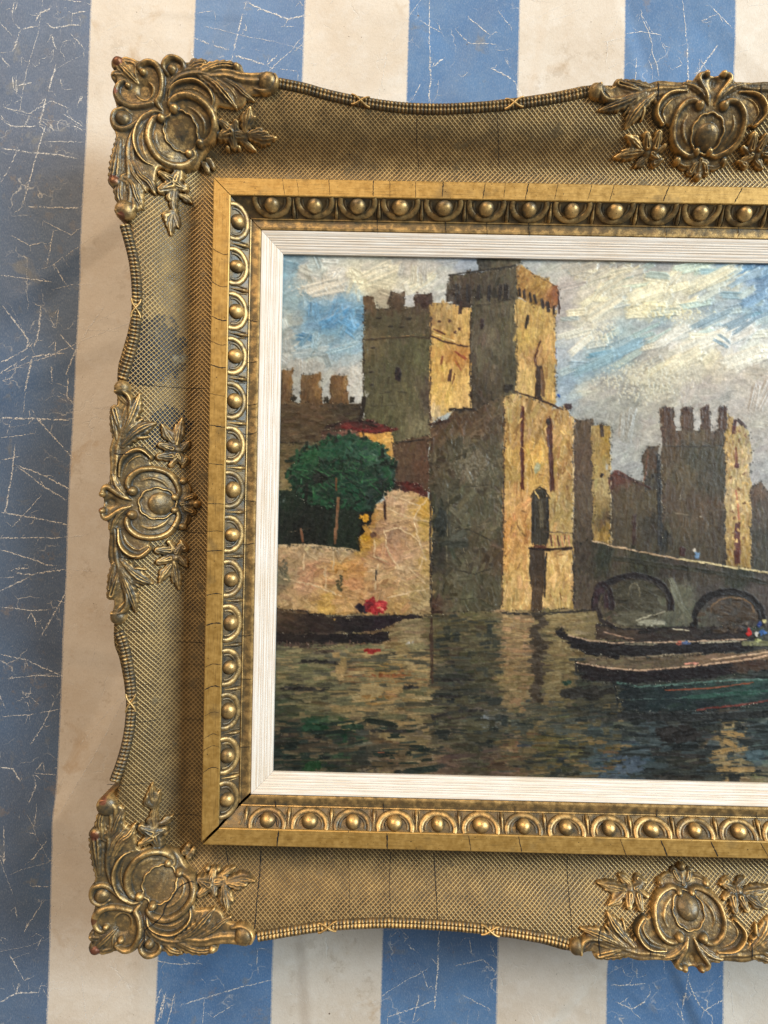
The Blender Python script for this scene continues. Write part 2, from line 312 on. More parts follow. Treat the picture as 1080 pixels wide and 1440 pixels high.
def paint():
    rng = np.random.default_rng(11)
    J = ((vnoise(PH, PW, 9, rng) - .5) * 4.6 + (vnoise(PH, PW, 3, rng) - .5) * 1.2,
         (vnoise(PH, PW, 9, rng) - .5) * 4.6 + (vnoise(PH, PW, 3, rng) - .5) * 1.2)
    YY, XX = np.mgrid[0:PH, 0:PW].astype(np.float32); XX += PX0; YY += PY0
    lab = np.zeros((PH, PW), np.int16)
    base = np.zeros((PH, PW, 3), np.float32)
    regs = []
    def region(pts, cols, ang=90, L=12, W=4.5, jc=9, dens=1.4, imp=.7, aj=12, wob=1.0, al=.9):
        """pts: outline; cols: one colour or [(x, y, (r, g, b)), ...] blended by distance"""
        k = len(regs)
        xs = [p[0] for p in pts]; ys = [p[1] for p in pts]
        a0, b0 = max(PX0, int(min(xs)) - 6), max(PY0, int(min(ys)) - 6)
        a1, b1 = min(PX0 + PW, int(max(xs)) + 7), min(PY0 + PH, int(max(ys)) + 7)
        sl = (slice(b0 - PY0, b1 - PY0), slice(a0 - PX0, a1 - PX0))
        m = poly_mask(pts, a0, b0, a1 - a0, b1 - b0, (J[0][sl] * wob, J[1][sl] * wob))
        lab[sl][m] = k
        if not isinstance(cols, list): cols = [(0, 0, cols)]
        sx, sy = XX[sl][m], YY[sl][m]
        acc = np.zeros((len(sx), 3), np.float32); wt = np.zeros(len(sx), np.float32)
        for (cx, cy, c) in cols:
            w = 1 / (((sx - cx) ** 2 + (sy - cy) ** 2) / 100 + 1) ** 2.4
            acc += w[:, None] * np.array(c, np.float32); wt += w
        base[sl][m] = acc / wt[:, None]
        regs.append(dict(ang=ang, L=L, W=W, jc=jc, dens=dens, imp=imp, aj=aj, al=al))
        return k
    # sky --------------------------------------------------------------
    B1, B2, B3 = (104, 156, 192), (138, 172, 190), (122, 160, 186)
    C1, C2, C3 = (222, 214, 190), (208, 204, 192), (236, 226, 188)
    G1, G2, G3 = (166, 164, 156), (150, 150, 146), (182, 176, 168)
    region([(360, 330), (1560, 330), (1560, 720), (360, 720)], [
        (405, 375, (120, 160, 180)), (440, 372, (170, 185, 185)), (470, 385, C2), (520, 375, (196, 192, 176)), (560, 372, (178, 172, 160)), (600, 380, (190, 186, 176)), (510, 392, C3), (540, 398, (226, 216, 182)),
        (430, 385, (196, 192, 176)), (450, 408, (200, 192, 176)), (470, 400, (202, 196, 180)), (408, 420, (140, 168, 176)), (420, 405, (150, 178, 188)), (445, 430, B1), (480, 425, (116, 164, 196)), (470, 450, (92, 148, 190)), (495, 450, (104, 158, 196)), (430, 470, (110, 156, 184)),
        (400, 450, (166, 172, 166)), (410, 470, (160, 164, 158)), (480, 475, (120, 164, 190)), (500, 478, (146, 178, 194)), (450, 490, (160, 178, 180)), (480, 497, (150, 178, 190)), (410, 500, (170, 172, 168)), (440, 515, G1), (480, 520, G3), (500, 530, (200, 196, 186)), (400, 520, (168, 164, 152)),
        (580, 400, (216, 208, 182)), (620, 395, (200, 198, 186)), (640, 375, (176, 180, 184)), (660, 370, (150, 162, 178)), (540, 412, (170, 156, 130)), (575, 420, (196, 196, 196)), (620, 420, (190, 190, 184)),
        (745, 372, (172, 176, 176)), (780, 380, (190, 188, 178)), (820, 370, (184, 176, 160)), (860, 375, (176, 170, 158)), (900, 372, (170, 166, 158)), (930, 370, (160, 162, 162)), (800, 400, (188, 178, 170)), (795, 440, (180, 172, 168)), (830, 400, (216, 208, 184)),
        (870, 400, (214, 206, 178)), (910, 405, (226, 218, 186)), (950, 395, (220, 214, 188)), (990, 385, (214, 212, 190)), (1010, 372, (150, 178, 198)), (1040, 372, (130, 164, 196)), (1075, 380, (96, 138, 182)), (1078, 410, (112, 150, 186)), (1030, 400, (208, 206, 186)), (1000, 410, (180, 190, 190)),
        (820, 440, (214, 206, 180)), (850, 430, (222, 216, 188)), (880, 425, (190, 196, 188)), (920, 432, (224, 216, 180)), (960, 430, (216, 210, 186)), (1000, 432, (150, 172, 184)), (1040, 425, (156, 178, 192)), (1060, 440, (128, 162, 188)), (840, 470, (222, 216, 196)), (815, 480, (206, 206, 200)), (800, 500, (176, 186, 192)),
        (860, 475, (160, 182, 190)), (890, 465, (176, 190, 192)), (930, 450, (150, 170, 180)), (960, 462, (196, 202, 196)), (1000, 460, (210, 212, 206)), (1030, 470, (184, 198, 204)), (1060, 470, (204, 208, 204)), (840, 500, (144, 176, 190)), (870, 495, (138, 172, 188)), (820, 525, (140, 170, 188)), (850, 520, (160, 182, 190)), (900, 500, (166, 168, 162)), (920, 490, (184, 178, 166)),
        (950, 480, (222, 218, 204)), (990, 485, (228, 222, 204)), (1030, 490, (216, 214, 206)), (1070, 490, (226, 222, 208)), (960, 505, (222, 212, 184)), (1000, 505, (228, 216, 180)), (1040, 510, (224, 218, 200)), (800, 530, (150, 174, 192)), (790, 560, (160, 178, 192)), (830, 545, (196, 190, 172)), (900, 525, (200, 194, 172)), (935, 520, (206, 200, 176)),
        (860, 540, (176, 172, 160)), (970, 525, (206, 198, 176)), (1010, 525, (200, 188, 166)), (1060, 525, (188, 174, 156)), (1040, 540, (192, 182, 168)), (880, 560, (164, 162, 152)), (930, 555, (186, 180, 162)), (980, 550, (184, 176, 166)), (1020, 560, (178, 172, 166)), (1060, 560, (190, 180, 170)), (1078, 590, (182, 176, 164)), (820, 580, (166, 168, 164)), (850, 600, (160, 160, 154)),
        (880, 600, (166, 164, 156)), (900, 640, (158, 158, 152)), (870, 640, (172, 174, 172)), (890, 660, (164, 166, 164)), (910, 610, (176, 170, 160)), (965, 590, (190, 186, 180)), (1070, 620, (178, 172, 164)), (1075, 660, (172, 172, 170)), (1150, 380, (120, 158, 190)), (1180, 470, (206, 206, 198)), (1300, 420, (196, 196, 186)), (1300, 560, (184, 176, 166)), (1450, 400, B3), (1450, 520, C2), (1200, 640, (176, 174, 170)), (1450, 640, G1)],
        ang=22, L=24, W=9, jc=8, dens=2.6, imp=.8, aj=26, al=.55)
    # walls and towers, left --------------------------------------------
    WB = (76, 61, 43)
    region([(380, 564), (508, 568), (508, 625), (380, 626)], [(395, 590, WB), (440, 575, (84, 66, 46)), (490, 580, (66, 55, 42)), (420, 612, (80, 66, 48)), (500, 600, (60, 50, 38))], 0, 14, 5)
    region([(380, 622), (470, 622), (440, 700), (380, 696)], [(395, 640, (96, 82, 56)), (395, 680, (128, 112, 78)), (430, 640, (84, 76, 54))], 10, 12, 5)
    for (a, b, t) in ((394, 411, 521), (423, 452, 527), (465, 488, 528)):
        region([(a, t), (b, t), (b + 1, 568), (a - 1, 568)], [(a + 4, t + 20, (98, 74, 48)), (b - 3, t + 20, (142, 106, 66)), ((a + b) / 2, t + 30, (92, 70, 46))], 84, 12, 4)
    # tall left tower, shaded face then lit face
    region([(511, 416), (525, 418), (527, 434), (546, 434), (548, 410), (568, 410), (570, 432), (583, 432), (582, 414), (606, 412), (606, 628), (511, 628)],
           [(517, 425, (96, 72, 50)), (558, 420, (82, 64, 48)), (594, 424, (64, 46, 40)), (530, 450, (78, 72, 52)), (590, 445, (86, 76, 56)), (560, 460, (80, 74, 54)), (520, 480, (104, 92, 66)), (560, 500, (84, 80, 58)), (590, 500, (92, 88, 62)),
            (530, 540, (84, 80, 58)), (580, 560, (98, 92, 66)), (540, 600, (88, 84, 58)), (590, 605, (116, 108, 82)), (600, 560, (84, 72, 60))], 86, 14, 5, 7)
    region([(605, 426), (648, 428), (662, 432), (663, 573), (637, 578), (604, 594)], [(612, 440, (172, 142, 92)), (650, 440, (204, 168, 104)), (630, 455, (168, 138, 88)), (625, 480, (190, 152, 86)), (650, 470, (196, 160, 98)), (620, 520, (212, 172, 100)), (645, 500, (182, 132, 72)), (650, 530, (214, 176, 108)),
            (625, 560, (220, 182, 108)), (650, 565, (216, 180, 116)), (612, 585, (200, 176, 132))], 84, 14, 4.5, 12)
    # central tower
    region([(672, 360), (734, 360), (734, 378), (672, 380)], [(680, 370, (62, 60, 52)), (705, 370, (92, 84, 66)), (728, 370, (110, 100, 82))], 88, 8, 4)
    region([(630, 388), (727, 374), (728, 424), (662, 424), (660, 432), (648, 430), (644, 424), (628, 426)], [(640, 395, (82, 70, 56)), (690, 395, (80, 72, 58)), (720, 395, (90, 82, 66)), (640, 418, (50, 40, 34)), (690, 415, (52, 46, 38))], 84, 12, 5)
    region([(662, 420), (728, 418), (730, 556), (662, 580)], [(670, 440, (84, 76, 60)), (700, 440, (92, 84, 66)), (722, 460, (96, 88, 66)), (675, 480, (100, 90, 74)), (700, 500, (92, 86, 68)), (690, 530, (90, 80, 64)), (720, 530, (80, 74, 56)), (668, 545, (66, 56, 44))], 87, 16, 5, 9)
    region([(726, 374), (735, 373), (784, 401), (787, 424), (776, 438), (727, 418)], [(732, 390, (150, 112, 62)), (745, 385, (184, 146, 84)), (765, 400, (178, 142, 80)), (781, 408, (140, 88, 56)), (750, 412, (150, 116, 64))], 60, 8, 4, 14)
    region([(725, 420), (782, 436), (781, 576), (726, 552)], [(730, 440, (196, 164, 104)), (745, 440, (178, 148, 88)), (770, 450, (196, 162, 98)), (740, 480, (196, 164, 96)), (770, 490, (206, 168, 104)), (735, 520, (200, 168, 108)), (745, 540, (204, 172, 112)), (775, 540, (190, 156, 92)), (752, 500, (168, 132, 84)), (776, 520, (170, 140, 86))], 88, 14, 4.5, 12)
    # gatehouse: shaded face
    region([(604, 600), (630, 591), (638, 579), (672, 576), (692, 562), (711, 556), (710, 862), (604, 866)],
           [(615, 610, (88, 68, 50)), (650, 600, (94, 76, 56)), (680, 580, (88, 70, 54)), (700, 580, (96, 84, 64)), (640, 630, (84, 78, 60)), (680, 640, (92, 84, 68)), (615, 660, (74, 64, 48)), (660, 660, (104, 96, 80)), (690, 650, (90, 84, 66)), (630, 690, (82, 78, 62)), (670, 700, (92, 86, 68)),
            (615, 730, (58, 58, 50)), (650, 730, (86, 82, 66)), (690, 720, (94, 88, 70)), (640, 760, (66, 66, 56)), (680, 755, (92, 84, 64)), (614, 780, (52, 50, 42)), (650, 790, (90, 84, 66)), (700, 780, (78, 64, 48)), (620, 830, (88, 82, 62)), (660, 830, (88, 84, 66)), (695, 830, (86, 80, 62)), (608, 845, (74, 52, 42)), (640, 855, (92, 86, 66))], 70, 18, 6.5, 10, imp=1.4, aj=40)
    # gatehouse: lit face
    region([(709, 556), (726, 553), (798, 576), (806, 586), (807, 858), (706, 858)],
           [(715, 570, (186, 156, 104)), (750, 575, (176, 144, 94)), (790, 590, (178, 144, 92)), (720, 610, (180, 146, 92)), (752, 600, (166, 134, 86)), (798, 600, (196, 160, 104)), (715, 640, (204, 166, 100)), (750, 640, (208, 168, 94)), (795, 640, (184, 148, 92)), (720, 670, (170, 142, 86)), (750, 680, (206, 168, 100)),
            (790, 670, (176, 144, 92)), (715, 700, (204, 164, 108)), (735, 700, (206, 160, 104)), (790, 710, (170, 146, 96)), (715, 740, (198, 148, 88)), (735, 740, (196, 152, 96)), (795, 745, (176, 150, 98)), (715, 780, (200, 152, 92)), (735, 790, (206, 168, 106)), (785, 800, (208, 172, 112)), (800, 800, (200, 164, 108)), (715, 830, (186, 156, 100)), (735, 830, (200, 164, 108)), (785, 840, (196, 164, 108))], 82, 17, 5.5, 16, imp=1.5, aj=20)
    region([(806, 588), (834, 590), (836, 770), (807, 775)], [(815, 610, (92, 76, 60)), (828, 640, (98, 80, 64)), (815, 700, (92, 78, 64)), (828, 740, (84, 72, 58))], 89, 18, 5, 6)
    region([(832, 598), (845, 596), (858, 600), (860, 764), (834, 764)], [(838, 620, (160, 136, 88)), (854, 620, (158, 126, 56)), (838, 660, (168, 142, 88)), (852, 680, (178, 158, 112)), (840, 720, (150, 128, 80)), (848, 730, (96, 80, 58)), (856, 745, (160, 130, 70))], 86, 12, 4.5, 12)
    region([(858, 668), (870, 662), (930, 690), (932, 790), (858, 770)], [(868, 668, (96, 62, 52)), (880, 700, (90, 78, 60)), (910, 710, (86, 76, 58)), (880, 750, (82, 72, 56)), (920, 740, (64, 58, 48))], 86, 14, 5, 6)
    region([(904, 640), (912, 628), (926, 626), (930, 690), (906, 690)], [(915, 650, (86, 70, 56)), (922, 680, (64, 58, 50))], 86, 10, 4)
    # right tower
    region([(929, 575), (948, 573), (950, 604), (957, 604), (957, 574), (974, 573), (975, 604), (985, 604), (985, 572), (999, 574), (1000, 606), (1010, 604), (1011, 574), (1022, 572), (1022, 800), (932, 790)],
           [(937, 600, (90, 68, 52)), (965, 590, (86, 66, 50)), (992, 590, (82, 62, 50)), (1015, 590, (80, 64, 52)), (980, 612, (100, 86, 66)), (940, 640, (92, 76, 58)), (980, 640, (72, 68, 54)), (1010, 650, (74, 68, 54)), (960, 670, (94, 82, 62)), (1000, 675, (76, 70, 58)), (940, 700, (88, 74, 60)), (990, 710, (90, 74, 58)), (960, 740, (88, 76, 58)), (1005, 750, (80, 70, 56)), (950, 775, (76, 68, 54)), (927, 760, (54, 52, 48))], 86, 16, 5, 7)
    region([(1021, 582), (1028, 586), (1034, 600), (1044, 596), (1052, 606), (1056, 640), (1057, 804), (1020, 798)],
           [(1026, 610, (176, 146, 90)), (1045, 615, (176, 158, 116)), (1026, 650, (190, 160, 110)), (1046, 660, (186, 164, 122)), (1030, 700, (196, 172, 130)), (1046, 700, (192, 166, 114)), (1028, 750, (176, 150, 100)), (1050, 750, (182, 152, 96)), (1026, 785, (150, 124, 74)), (1050, 785, (156, 128, 76))], 86, 10, 4, 16, imp=1)
    region([(1056, 684), (1070, 678), (1082, 690), (1130, 692), (1135, 640), (1180, 636), (1185, 700), (1560, 720), (1560, 830), (1056, 806)], [(1062, 690, (104, 84, 68)), (1070, 720, (88, 78, 68)), (1070, 770, (74, 70, 60)), (1160, 700, (110, 92, 68)), (1300, 760, (86, 78, 64)), (1500, 770, (98, 86, 66))], 86, 14, 5, 7)
    # bridge
    region([(806, 764), (836, 760), (866, 770), (955, 785), (1025, 797), (1080, 806), (1240, 836), (1560, 860), (1560, 900), (806, 900)],
           [(820, 780, (70, 60, 50)), (850, 785, (48, 50, 38)), (870, 790, (84, 74, 60)), (900, 790, (52, 52, 38)), (820, 830, (82, 72, 60)), (815, 870, (92, 80, 66)), (950, 800, (64, 56, 48)), (955, 840, (104, 102, 86)), (965, 860, (92, 92, 78)), (1000, 815, (76, 68, 58)), (1040, 815, (50, 52, 42)), (1060, 830, (80, 72, 68)), (1000, 835, (70, 64, 62)), (1200, 860, (76, 68, 56)), (1450, 880, (70, 62, 50))], 80, 12, 5, 7)
    # red roof, house, wall behind tree
    region([(552, 622), (602, 612), (604, 690), (552, 690)], [(565, 640, (90, 70, 52)), (590, 660, (92, 66, 50)), (575, 670, (84, 66, 52))], 80, 10, 5, 6)
    region([(452, 606), (500, 604), (553, 606), (553, 650), (545, 650), (530, 626), (500, 624), (456, 616)], [(465, 610, (84, 62, 52)), (490, 612, (120, 84, 72)), (520, 614, (204, 150, 74)), (545, 612, (206, 164, 90)), (550, 635, (196, 150, 80))], 10, 10, 5, 10)
    region([(455, 605), (470, 597), (492, 592), (525, 592), (556, 604), (550, 609), (520, 608), (490, 602)], [(465, 602, (60, 44, 36)), (500, 597, (58, 32, 30)), (535, 603, (90, 34, 32)), (495, 604, (128, 44, 42))], -5, 10, 4, 8)
    # tree
    region([(391, 690), (440, 690), (505, 700), (508, 722), (504, 773), (388, 768)], [(400, 700, (26, 40, 30)), (450, 720, (22, 30, 24)), (490, 740, (24, 36, 26)), (420, 750, (20, 24, 20)), (400, 740, (24, 32, 26))], 75, 12, 5, 6)
    region([(407, 664), (418, 645), (438, 630), (458, 622), (478, 612), (509, 614), (540, 628), (553, 650), (556, 672), (542, 692), (526, 716), (506, 722), (480, 706), (440, 712), (412, 692)],
           [(420, 660, (28, 68, 44)), (440, 645, (32, 78, 48)), (470, 630, (34, 74, 54)), (500, 625, (36, 70, 54)), (530, 640, (62, 92, 74)), (545, 660, (44, 70, 58)), (450, 670, (26, 62, 42)), (480, 660, (28, 62, 44)), (510, 670, (32, 60, 48)), (425, 690, (20, 44, 32)), (455, 690, (32, 64, 44)), (500, 695, (26, 70, 50)), (525, 695, (44, 62, 54)), (540, 685, (22, 30, 28)), (445, 668, (18, 28, 24))], 35, 15, 4.5, 11, dens=2.2, imp=1.1, aj=50)
    # quay
    region([(384, 768), (420, 766), (506, 774), (506, 758), (520, 735), (524, 716), (540, 704), (541, 690), (560, 688), (602, 698), (607, 706), (607, 866), (590, 872), (384, 872)],
           [(400, 780, (176, 146, 110)), (440, 778, (170, 148, 116)), (480, 778, (160, 140, 112)), (410, 800, (164, 138, 104)), (440, 800, (182, 140, 104)), (395, 810, (120, 110, 86)), (430, 825, (186, 146, 112)), (480, 795, (196, 148, 86)), (500, 805, (190, 142, 88)), (495, 820, (186, 136, 96)), (470, 815, (176, 140, 96)), (512, 726, (196, 144, 56)), (516, 755, (178, 134, 50)),
            (505, 750, (150, 116, 60)), (530, 745, (160, 128, 96)), (550, 700, (182, 152, 118)), (570, 705, (190, 158, 122)), (595, 715, (196, 154, 72)), (560, 730, (184, 152, 116)), (580, 735, (186, 152, 110)), (600, 745, (172, 142, 78)), (555, 750, (160, 130, 104)), (560, 775, (186, 146, 114)), (585, 770, (186, 152, 116)), (540, 780, (180, 136, 104)), (530, 800, (176, 146, 108)), (570, 800, (182, 152, 116)), (600, 790, (180, 152, 96)),
            (540, 830, (174, 138, 98)), (580, 830, (176, 148, 104)), (600, 840, (160, 140, 100)), (430, 850, (176, 146, 102)), (460, 850, (188, 152, 84)), (400, 850, (166, 138, 100)), (490, 840, (178, 142, 96)), (560, 855, (166, 132, 84)), (590, 860, (164, 142, 104))], 5, 16, 6, 12, imp=1.7, aj=35)
    region([(550, 682), (560, 676), (590, 682), (602, 690), (603, 698), (580, 693), (552, 688)], [(570, 682, (92, 36, 30)), (595, 689, (84, 40, 32)), (560, 688, (30, 26, 22))], -10, 10, 4, 8)
    # water
    wat = [(360, 864), (607, 864), (607, 862), (706, 858), (806, 856), (840, 862), (860, 880), (1560, 886), (1560, 1140), (360, 1140)]
    region(wat, [
        (400, 900, (62, 52, 44)), (450, 905, (70, 56, 48)), (400, 930, (104, 96, 72)), (440, 940, (108, 100, 74)), (480, 930, (118, 104, 78)), (520, 935, (126, 104, 72)), (560, 930, (132, 108, 74)), (590, 920, (138, 116, 82)), (540, 900, (122, 100, 70)), (580, 895, (142, 122, 92)), (545, 940, (140, 108, 60)), (500, 950, (122, 92, 62)), (560, 950, (132, 92, 58)), (590, 950, (134, 110, 74)),
        (450, 955, (104, 96, 66)), (400, 960, (92, 84, 60)), (420, 970, (50, 46, 40)), (450, 972, (62, 58, 48)), (490, 975, (96, 88, 64)), (530, 980, (146, 112, 64)), (570, 985, (130, 106, 74)), (590, 975, (118, 98, 66)), (400, 995, (60, 64, 48)), (440, 990, (104, 90, 62)), (480, 1000, (104, 90, 66)), (540, 1005, (118, 100, 72)), (590, 1005, (96, 82, 58)),
        (395, 1015, (74, 66, 50)), (440, 1020, (28, 54, 38)), (490, 1022, (30, 50, 36)), (530, 1020, (82, 76, 60)), (580, 1025, (112, 96, 70)), (400, 1035, (52, 46, 38)), (440, 1040, (78, 62, 48)), (490, 1050, (34, 56, 38)), (540, 1045, (98, 76, 52)), (590, 1045, (108, 92, 66)), (400, 1065, (34, 42, 36)), (450, 1062, (40, 42, 36)), (520, 1060, (96, 80, 70)), (560, 1060, (104, 82, 62)), (590, 1065, (112, 96, 70)),
        (400, 1085, (46, 44, 40)), (445, 1078, (30, 58, 34)), (480, 1080, (58, 52, 42)), (530, 1085, (98, 82, 60)), (580, 1085, (86, 72, 54)), (610, 900, (84, 72, 50)), (640, 880, (96, 84, 58)), (680, 890, (86, 76, 54)), (640, 920, (76, 66, 50)), (690, 920, (80, 70, 52)), (630, 955, (62, 60, 52)), (680, 945, (74, 68, 52)), (640, 980, (52, 50, 46)), (690, 980, (78, 70, 54)), (620, 1010, (64, 56, 44)), (660, 1005, (76, 68, 54)), (690, 1020, (84, 84, 80)),
        (640, 1035, (80, 72, 56)), (690, 1040, (66, 62, 52)), (630, 1070, (84, 64, 54)), (670, 1080, (66, 56, 46)), (700, 1075, (80, 64, 50)), (720, 875, (142, 118, 88)), (735, 890, (132, 106, 74)), (725, 915, (138, 110, 82)), (720, 950, (126, 102, 68)), (735, 970, (122, 104, 72)), (755, 900, (72, 60, 48)), (756, 940, (70, 62, 50)), (757, 980, (80, 70, 54)), (780, 880, (132, 114, 80)), (785, 920, (122, 102, 70)), (780, 950, (118, 102, 72)),
        (790, 980, (104, 90, 62)), (730, 1000, (96, 86, 64)), (780, 1005, (88, 80, 60)), (720, 1020, (76, 72, 58)), (760, 1020, (60, 60, 54)), (720, 1050, (112, 84, 62)), (725, 1080, (94, 72, 56)), (770, 1045, (84, 72, 40)), (800, 1050, (92, 80, 48)), (760, 1075, (76, 68, 48)), (790, 1085, (62, 58, 44)), (820, 1000, (70, 64, 52)), (830, 975, (52, 50, 44)), (860, 1010, (56, 54, 46)), (840, 1040, (60, 68, 70)), (850, 1070, (66, 74, 80)), (890, 1060, (74, 84, 92)),
        (900, 1085, (70, 84, 94)), (880, 1030, (60, 62, 58)), (930, 1020, (38, 36, 34)), (960, 1040, (44, 40, 36)), (940, 1070, (46, 44, 40)), (980, 1080, (56, 52, 44)), (920, 1095, (34, 34, 34)), (1000, 1020, (52, 50, 46)), (1030, 1035, (142, 120, 82)), (1020, 1060, (128, 108, 78)), (1050, 1045, (76, 80, 80)), (1060, 1065, (72, 88, 92)), (1030, 1080, (142, 118, 80)), (1060, 1090, (110, 98, 76)), (1070, 1015, (58, 64, 64)), (1060, 1000, (46, 48, 46)),
        (980, 1000, (40, 40, 38)), (900, 1000, (40, 40, 38)), (1200, 950, (84, 78, 62)), (1200, 1060, (66, 70, 68)), (1400, 960, (110, 96, 70)), (1400, 1070, (60, 64, 60))], 3, 24, 4.5, 15, dens=2.2, imp=.9, aj=9, al=.8)
    KW = len(regs) - 1
    sk = lab == 0; gm = base[sk].mean(1, keepdims=True); base[sk] = base[sk] * .80 + (gm + np.array((4, 2, -4), np.float32)) * .20
    gw = base[lab == KW]; base[lab == KW] = gw * 1.04 + np.array((-2, 2, 2), np.float32)
    # hulls
    region([(384, 856), (430, 860), (468, 868), (520, 868), (562, 864), (594, 866), (590, 870), (562, 872), (546, 881), (535, 886), (470, 890), (384, 891)], [(395, 868, (74, 58, 44)), (440, 876, (50, 40, 36)), (500, 876, (36, 30, 32)), (540, 872, (38, 28, 34)), (400, 886, (58, 46, 38))], -4, 16, 5, 6)
    region([(384, 891), (470, 893), (545, 889), (546, 900), (500, 905), (430, 904), (384, 902)], [(400, 896, (40, 32, 30)), (480, 899, (30, 26, 28)), (540, 896, (34, 28, 30))], 2, 18, 4, 5)
    region([(836, 876), (866, 884), (960, 882), (1050, 880), (1062, 898), (980, 902), (900, 904), (840, 898)], [(860, 890, (70, 58, 48)), (930, 890, (52, 44, 40)), (1020, 888, (46, 40, 38))], 0, 14, 4, 8)
    region([(781, 890), (789, 882), (797, 892), (830, 901), (900, 905), (980, 903), (1063, 899), (1053, 916), (980, 920), (880, 923), (826, 922), (800, 909)], [(790, 893, (34, 30, 30)), (830, 910, (28, 24, 26)), (900, 914, (34, 30, 31)), (1000, 911, (32, 28, 30))], -3, 16, 5, 5)
    region([(812, 924), (900, 924), (1050, 918), (1110, 912), (1110, 930), (1040, 932), (960, 940), (900, 944), (816, 936)], [(840, 930, (104, 92, 72)), (930, 930, (92, 80, 64)), (1020, 924, (112, 92, 72))], 2, 16, 4, 9)
    region([(807, 930), (816, 934), (860, 941), (900, 944), (970, 939), (1043, 930), (1110, 922), (1110, 938), (1041, 946), (980, 955), (900, 961), (840, 959), (818, 954)], [(820, 944, (32, 26, 27)), (900, 952, (28, 22, 25)), (1000, 945, (30, 24, 27)), (1060, 936, (70, 54, 44))], 1, 16, 5, 5)
    region([(862, 958), (900, 966), (1000, 961), (1082, 954), (1220, 946), (1220, 972), (1082, 987), (1010, 998), (940, 1001), (876, 1000)], [(880, 975, (28, 36, 38)), (940, 980, (32, 44, 46)), (1000, 976, (40, 62, 58)), (1060, 972, (50, 76, 70)), (1000, 992, (30, 38, 40)), (1070, 984, (36, 50, 50))], 4, 18, 4.5, 6)
    img = base.copy()
    hgt = (vnoise(PH, PW, 5, rng) * .15).astype(np.float32)
    # brush strokes -------------------------------------------------------
    BR = rng.random((64, 40)).astype(np.float32)
    def dab(x, y, ang, L, W, col, imp, k=None, alpha=.95, dry=0.0):
        r = int(max(L, W) / 2 + 3)
        cx, cy = int(x) - PX0, int(y) - PY0
        x0, x1, y0, y1 = max(0, cx - r), min(PW, cx + r + 1), max(0, cy - r), min(PH, cy + r + 1)
        if x1 - x0 < 2 or y1 - y0 < 2: return
        sl = (slice(y0, y1), slice(x0, x1))
        dx = XX[sl] - x; dy = YY[sl] - y
        c, s = math.cos(ang), math.sin(ang)
        u = (dx * c - dy * s) / (L / 2); v = (dx * s + dy * c) / (W / 2)
        row = BR[rng.integers(64)]
        b = row[np.clip(((v + 1) * .5 * min(W * 1.3, 38)), 0, 39).astype(int)]
        ue = np.abs(u) + .35 * (b - .5)
        a = np.clip((1 - ue) * L * .35, 0, 1) * np.clip((1 - np.abs(v)) * W * .6, 0, 1) * alpha
        if dry > 0: a = a * (b > dry)
        if k is not None: a = a * np.where(lab[sl] == k, 1.0, .12)
        c3 = np.array(col, np.float32)[None, None] * (1 + (b - .5) * .20)[..., None]
        img[sl] += (c3 - img[sl]) * a[..., None]
        hh = (b * .55 + .45 * np.abs(v) ** 3 + .35 * np.clip(u, 0, 1) ** 4) * imp
        hgt[sl] += (hh - hgt[sl] * .75) * a
    for k, R in enumerate(regs):
        ys, xs = np.nonzero(lab == k)
        if len(xs) == 0: continue
        vis = xs + PX0 < 1130
        for sel, f in ((np.nonzero(vis)[0], 1.0), (np.nonzero(~vis)[0], .35)):
            n = int(len(sel) * R['dens'] * f / (R['L'] * R['W'] * .55))
            if n == 0 or len(sel) == 0: continue
            for i in rng.choice(sel, n):
                y, x = ys[i], xs[i]
                sc = .55 + rng.random() * .8
                col = base[y, x] + rng.normal(0, R['jc'], 3) * .16 + rng.normal(0, R['jc']) * np.array((1.04, 1.0, .86))
                dab(x + PX0, y + PY0, math.radians(R['ang'] + rng.normal(0, R['aj'])), R['L'] * sc, R['W'] * sc, col, R['imp'] * (.5 + rng.random() * .8), k if rng.random() > .10 else None, R['al'])
    # explicit marks ------------------------------------------------------
    def line(pts, w, col, imp=.9, step=None, jit=.35, jc=7, dry=0.0, alpha=.95):
        for (ax, ay), (bx, by) in zip(pts[:-1], pts[1:]):
            d = math.hypot(bx - ax, by - ay); n = max(1, int(round(d / (step or max(6, w * 1.5)))))
            ang = math.atan2(-(by - ay), bx - ax)
            for i in range(n):
                t = (i + .5) / n
                ww = w * (.8 + rng.random() * .4)
                dab(ax + (bx - ax) * t + rng.normal(0, jit), ay + (by - ay) * t + rng.normal(0, jit), ang + rng.normal(0, .05), max(ww, d / n * 1.25 + ww * .45), ww, np.array(col) + rng.normal(0, jc), imp * (.6 + rng.random() * .6), None, alpha, dry)
    def blob(x, y, rx, ry, col, n=8, w=4, imp=1.0, jc=9, ang=None):
        n = max(n, int(rx * ry * 1.76 * 2.2 / (w * w * 1.8)))
        for i in range(n):
            a = rng.random() * 6.283; q = math.sqrt(rng.random())
            dab(x + math.cos(a) * q * max(rx - w * .6, 0), y + math.sin(a) * q * max(ry - w * .6, 0), (rng.random() * 3.14 if ang is None else math.radians(ang) + rng.normal(0, .2)), w * 1.8, w, np.array(col) + rng.normal(0, jc), imp)
    DK = (46, 36, 32)
    # left wall gaps, tower details
    for x, y in ((413, 560), (459, 562), (495, 562)): blob(x, y, 5, 5, (42, 38, 30), 9, 4)
    line([(390, 622), (430, 623)], 2.5, (44, 36, 28))
    line([(511, 440), (511, 620)], 3, (56, 46, 36), dry=.3)
    line([(512, 560), (508, 590)], 6, (40, 32, 26)); line([(502, 590), (530, 600)], 4, (44, 30, 28))
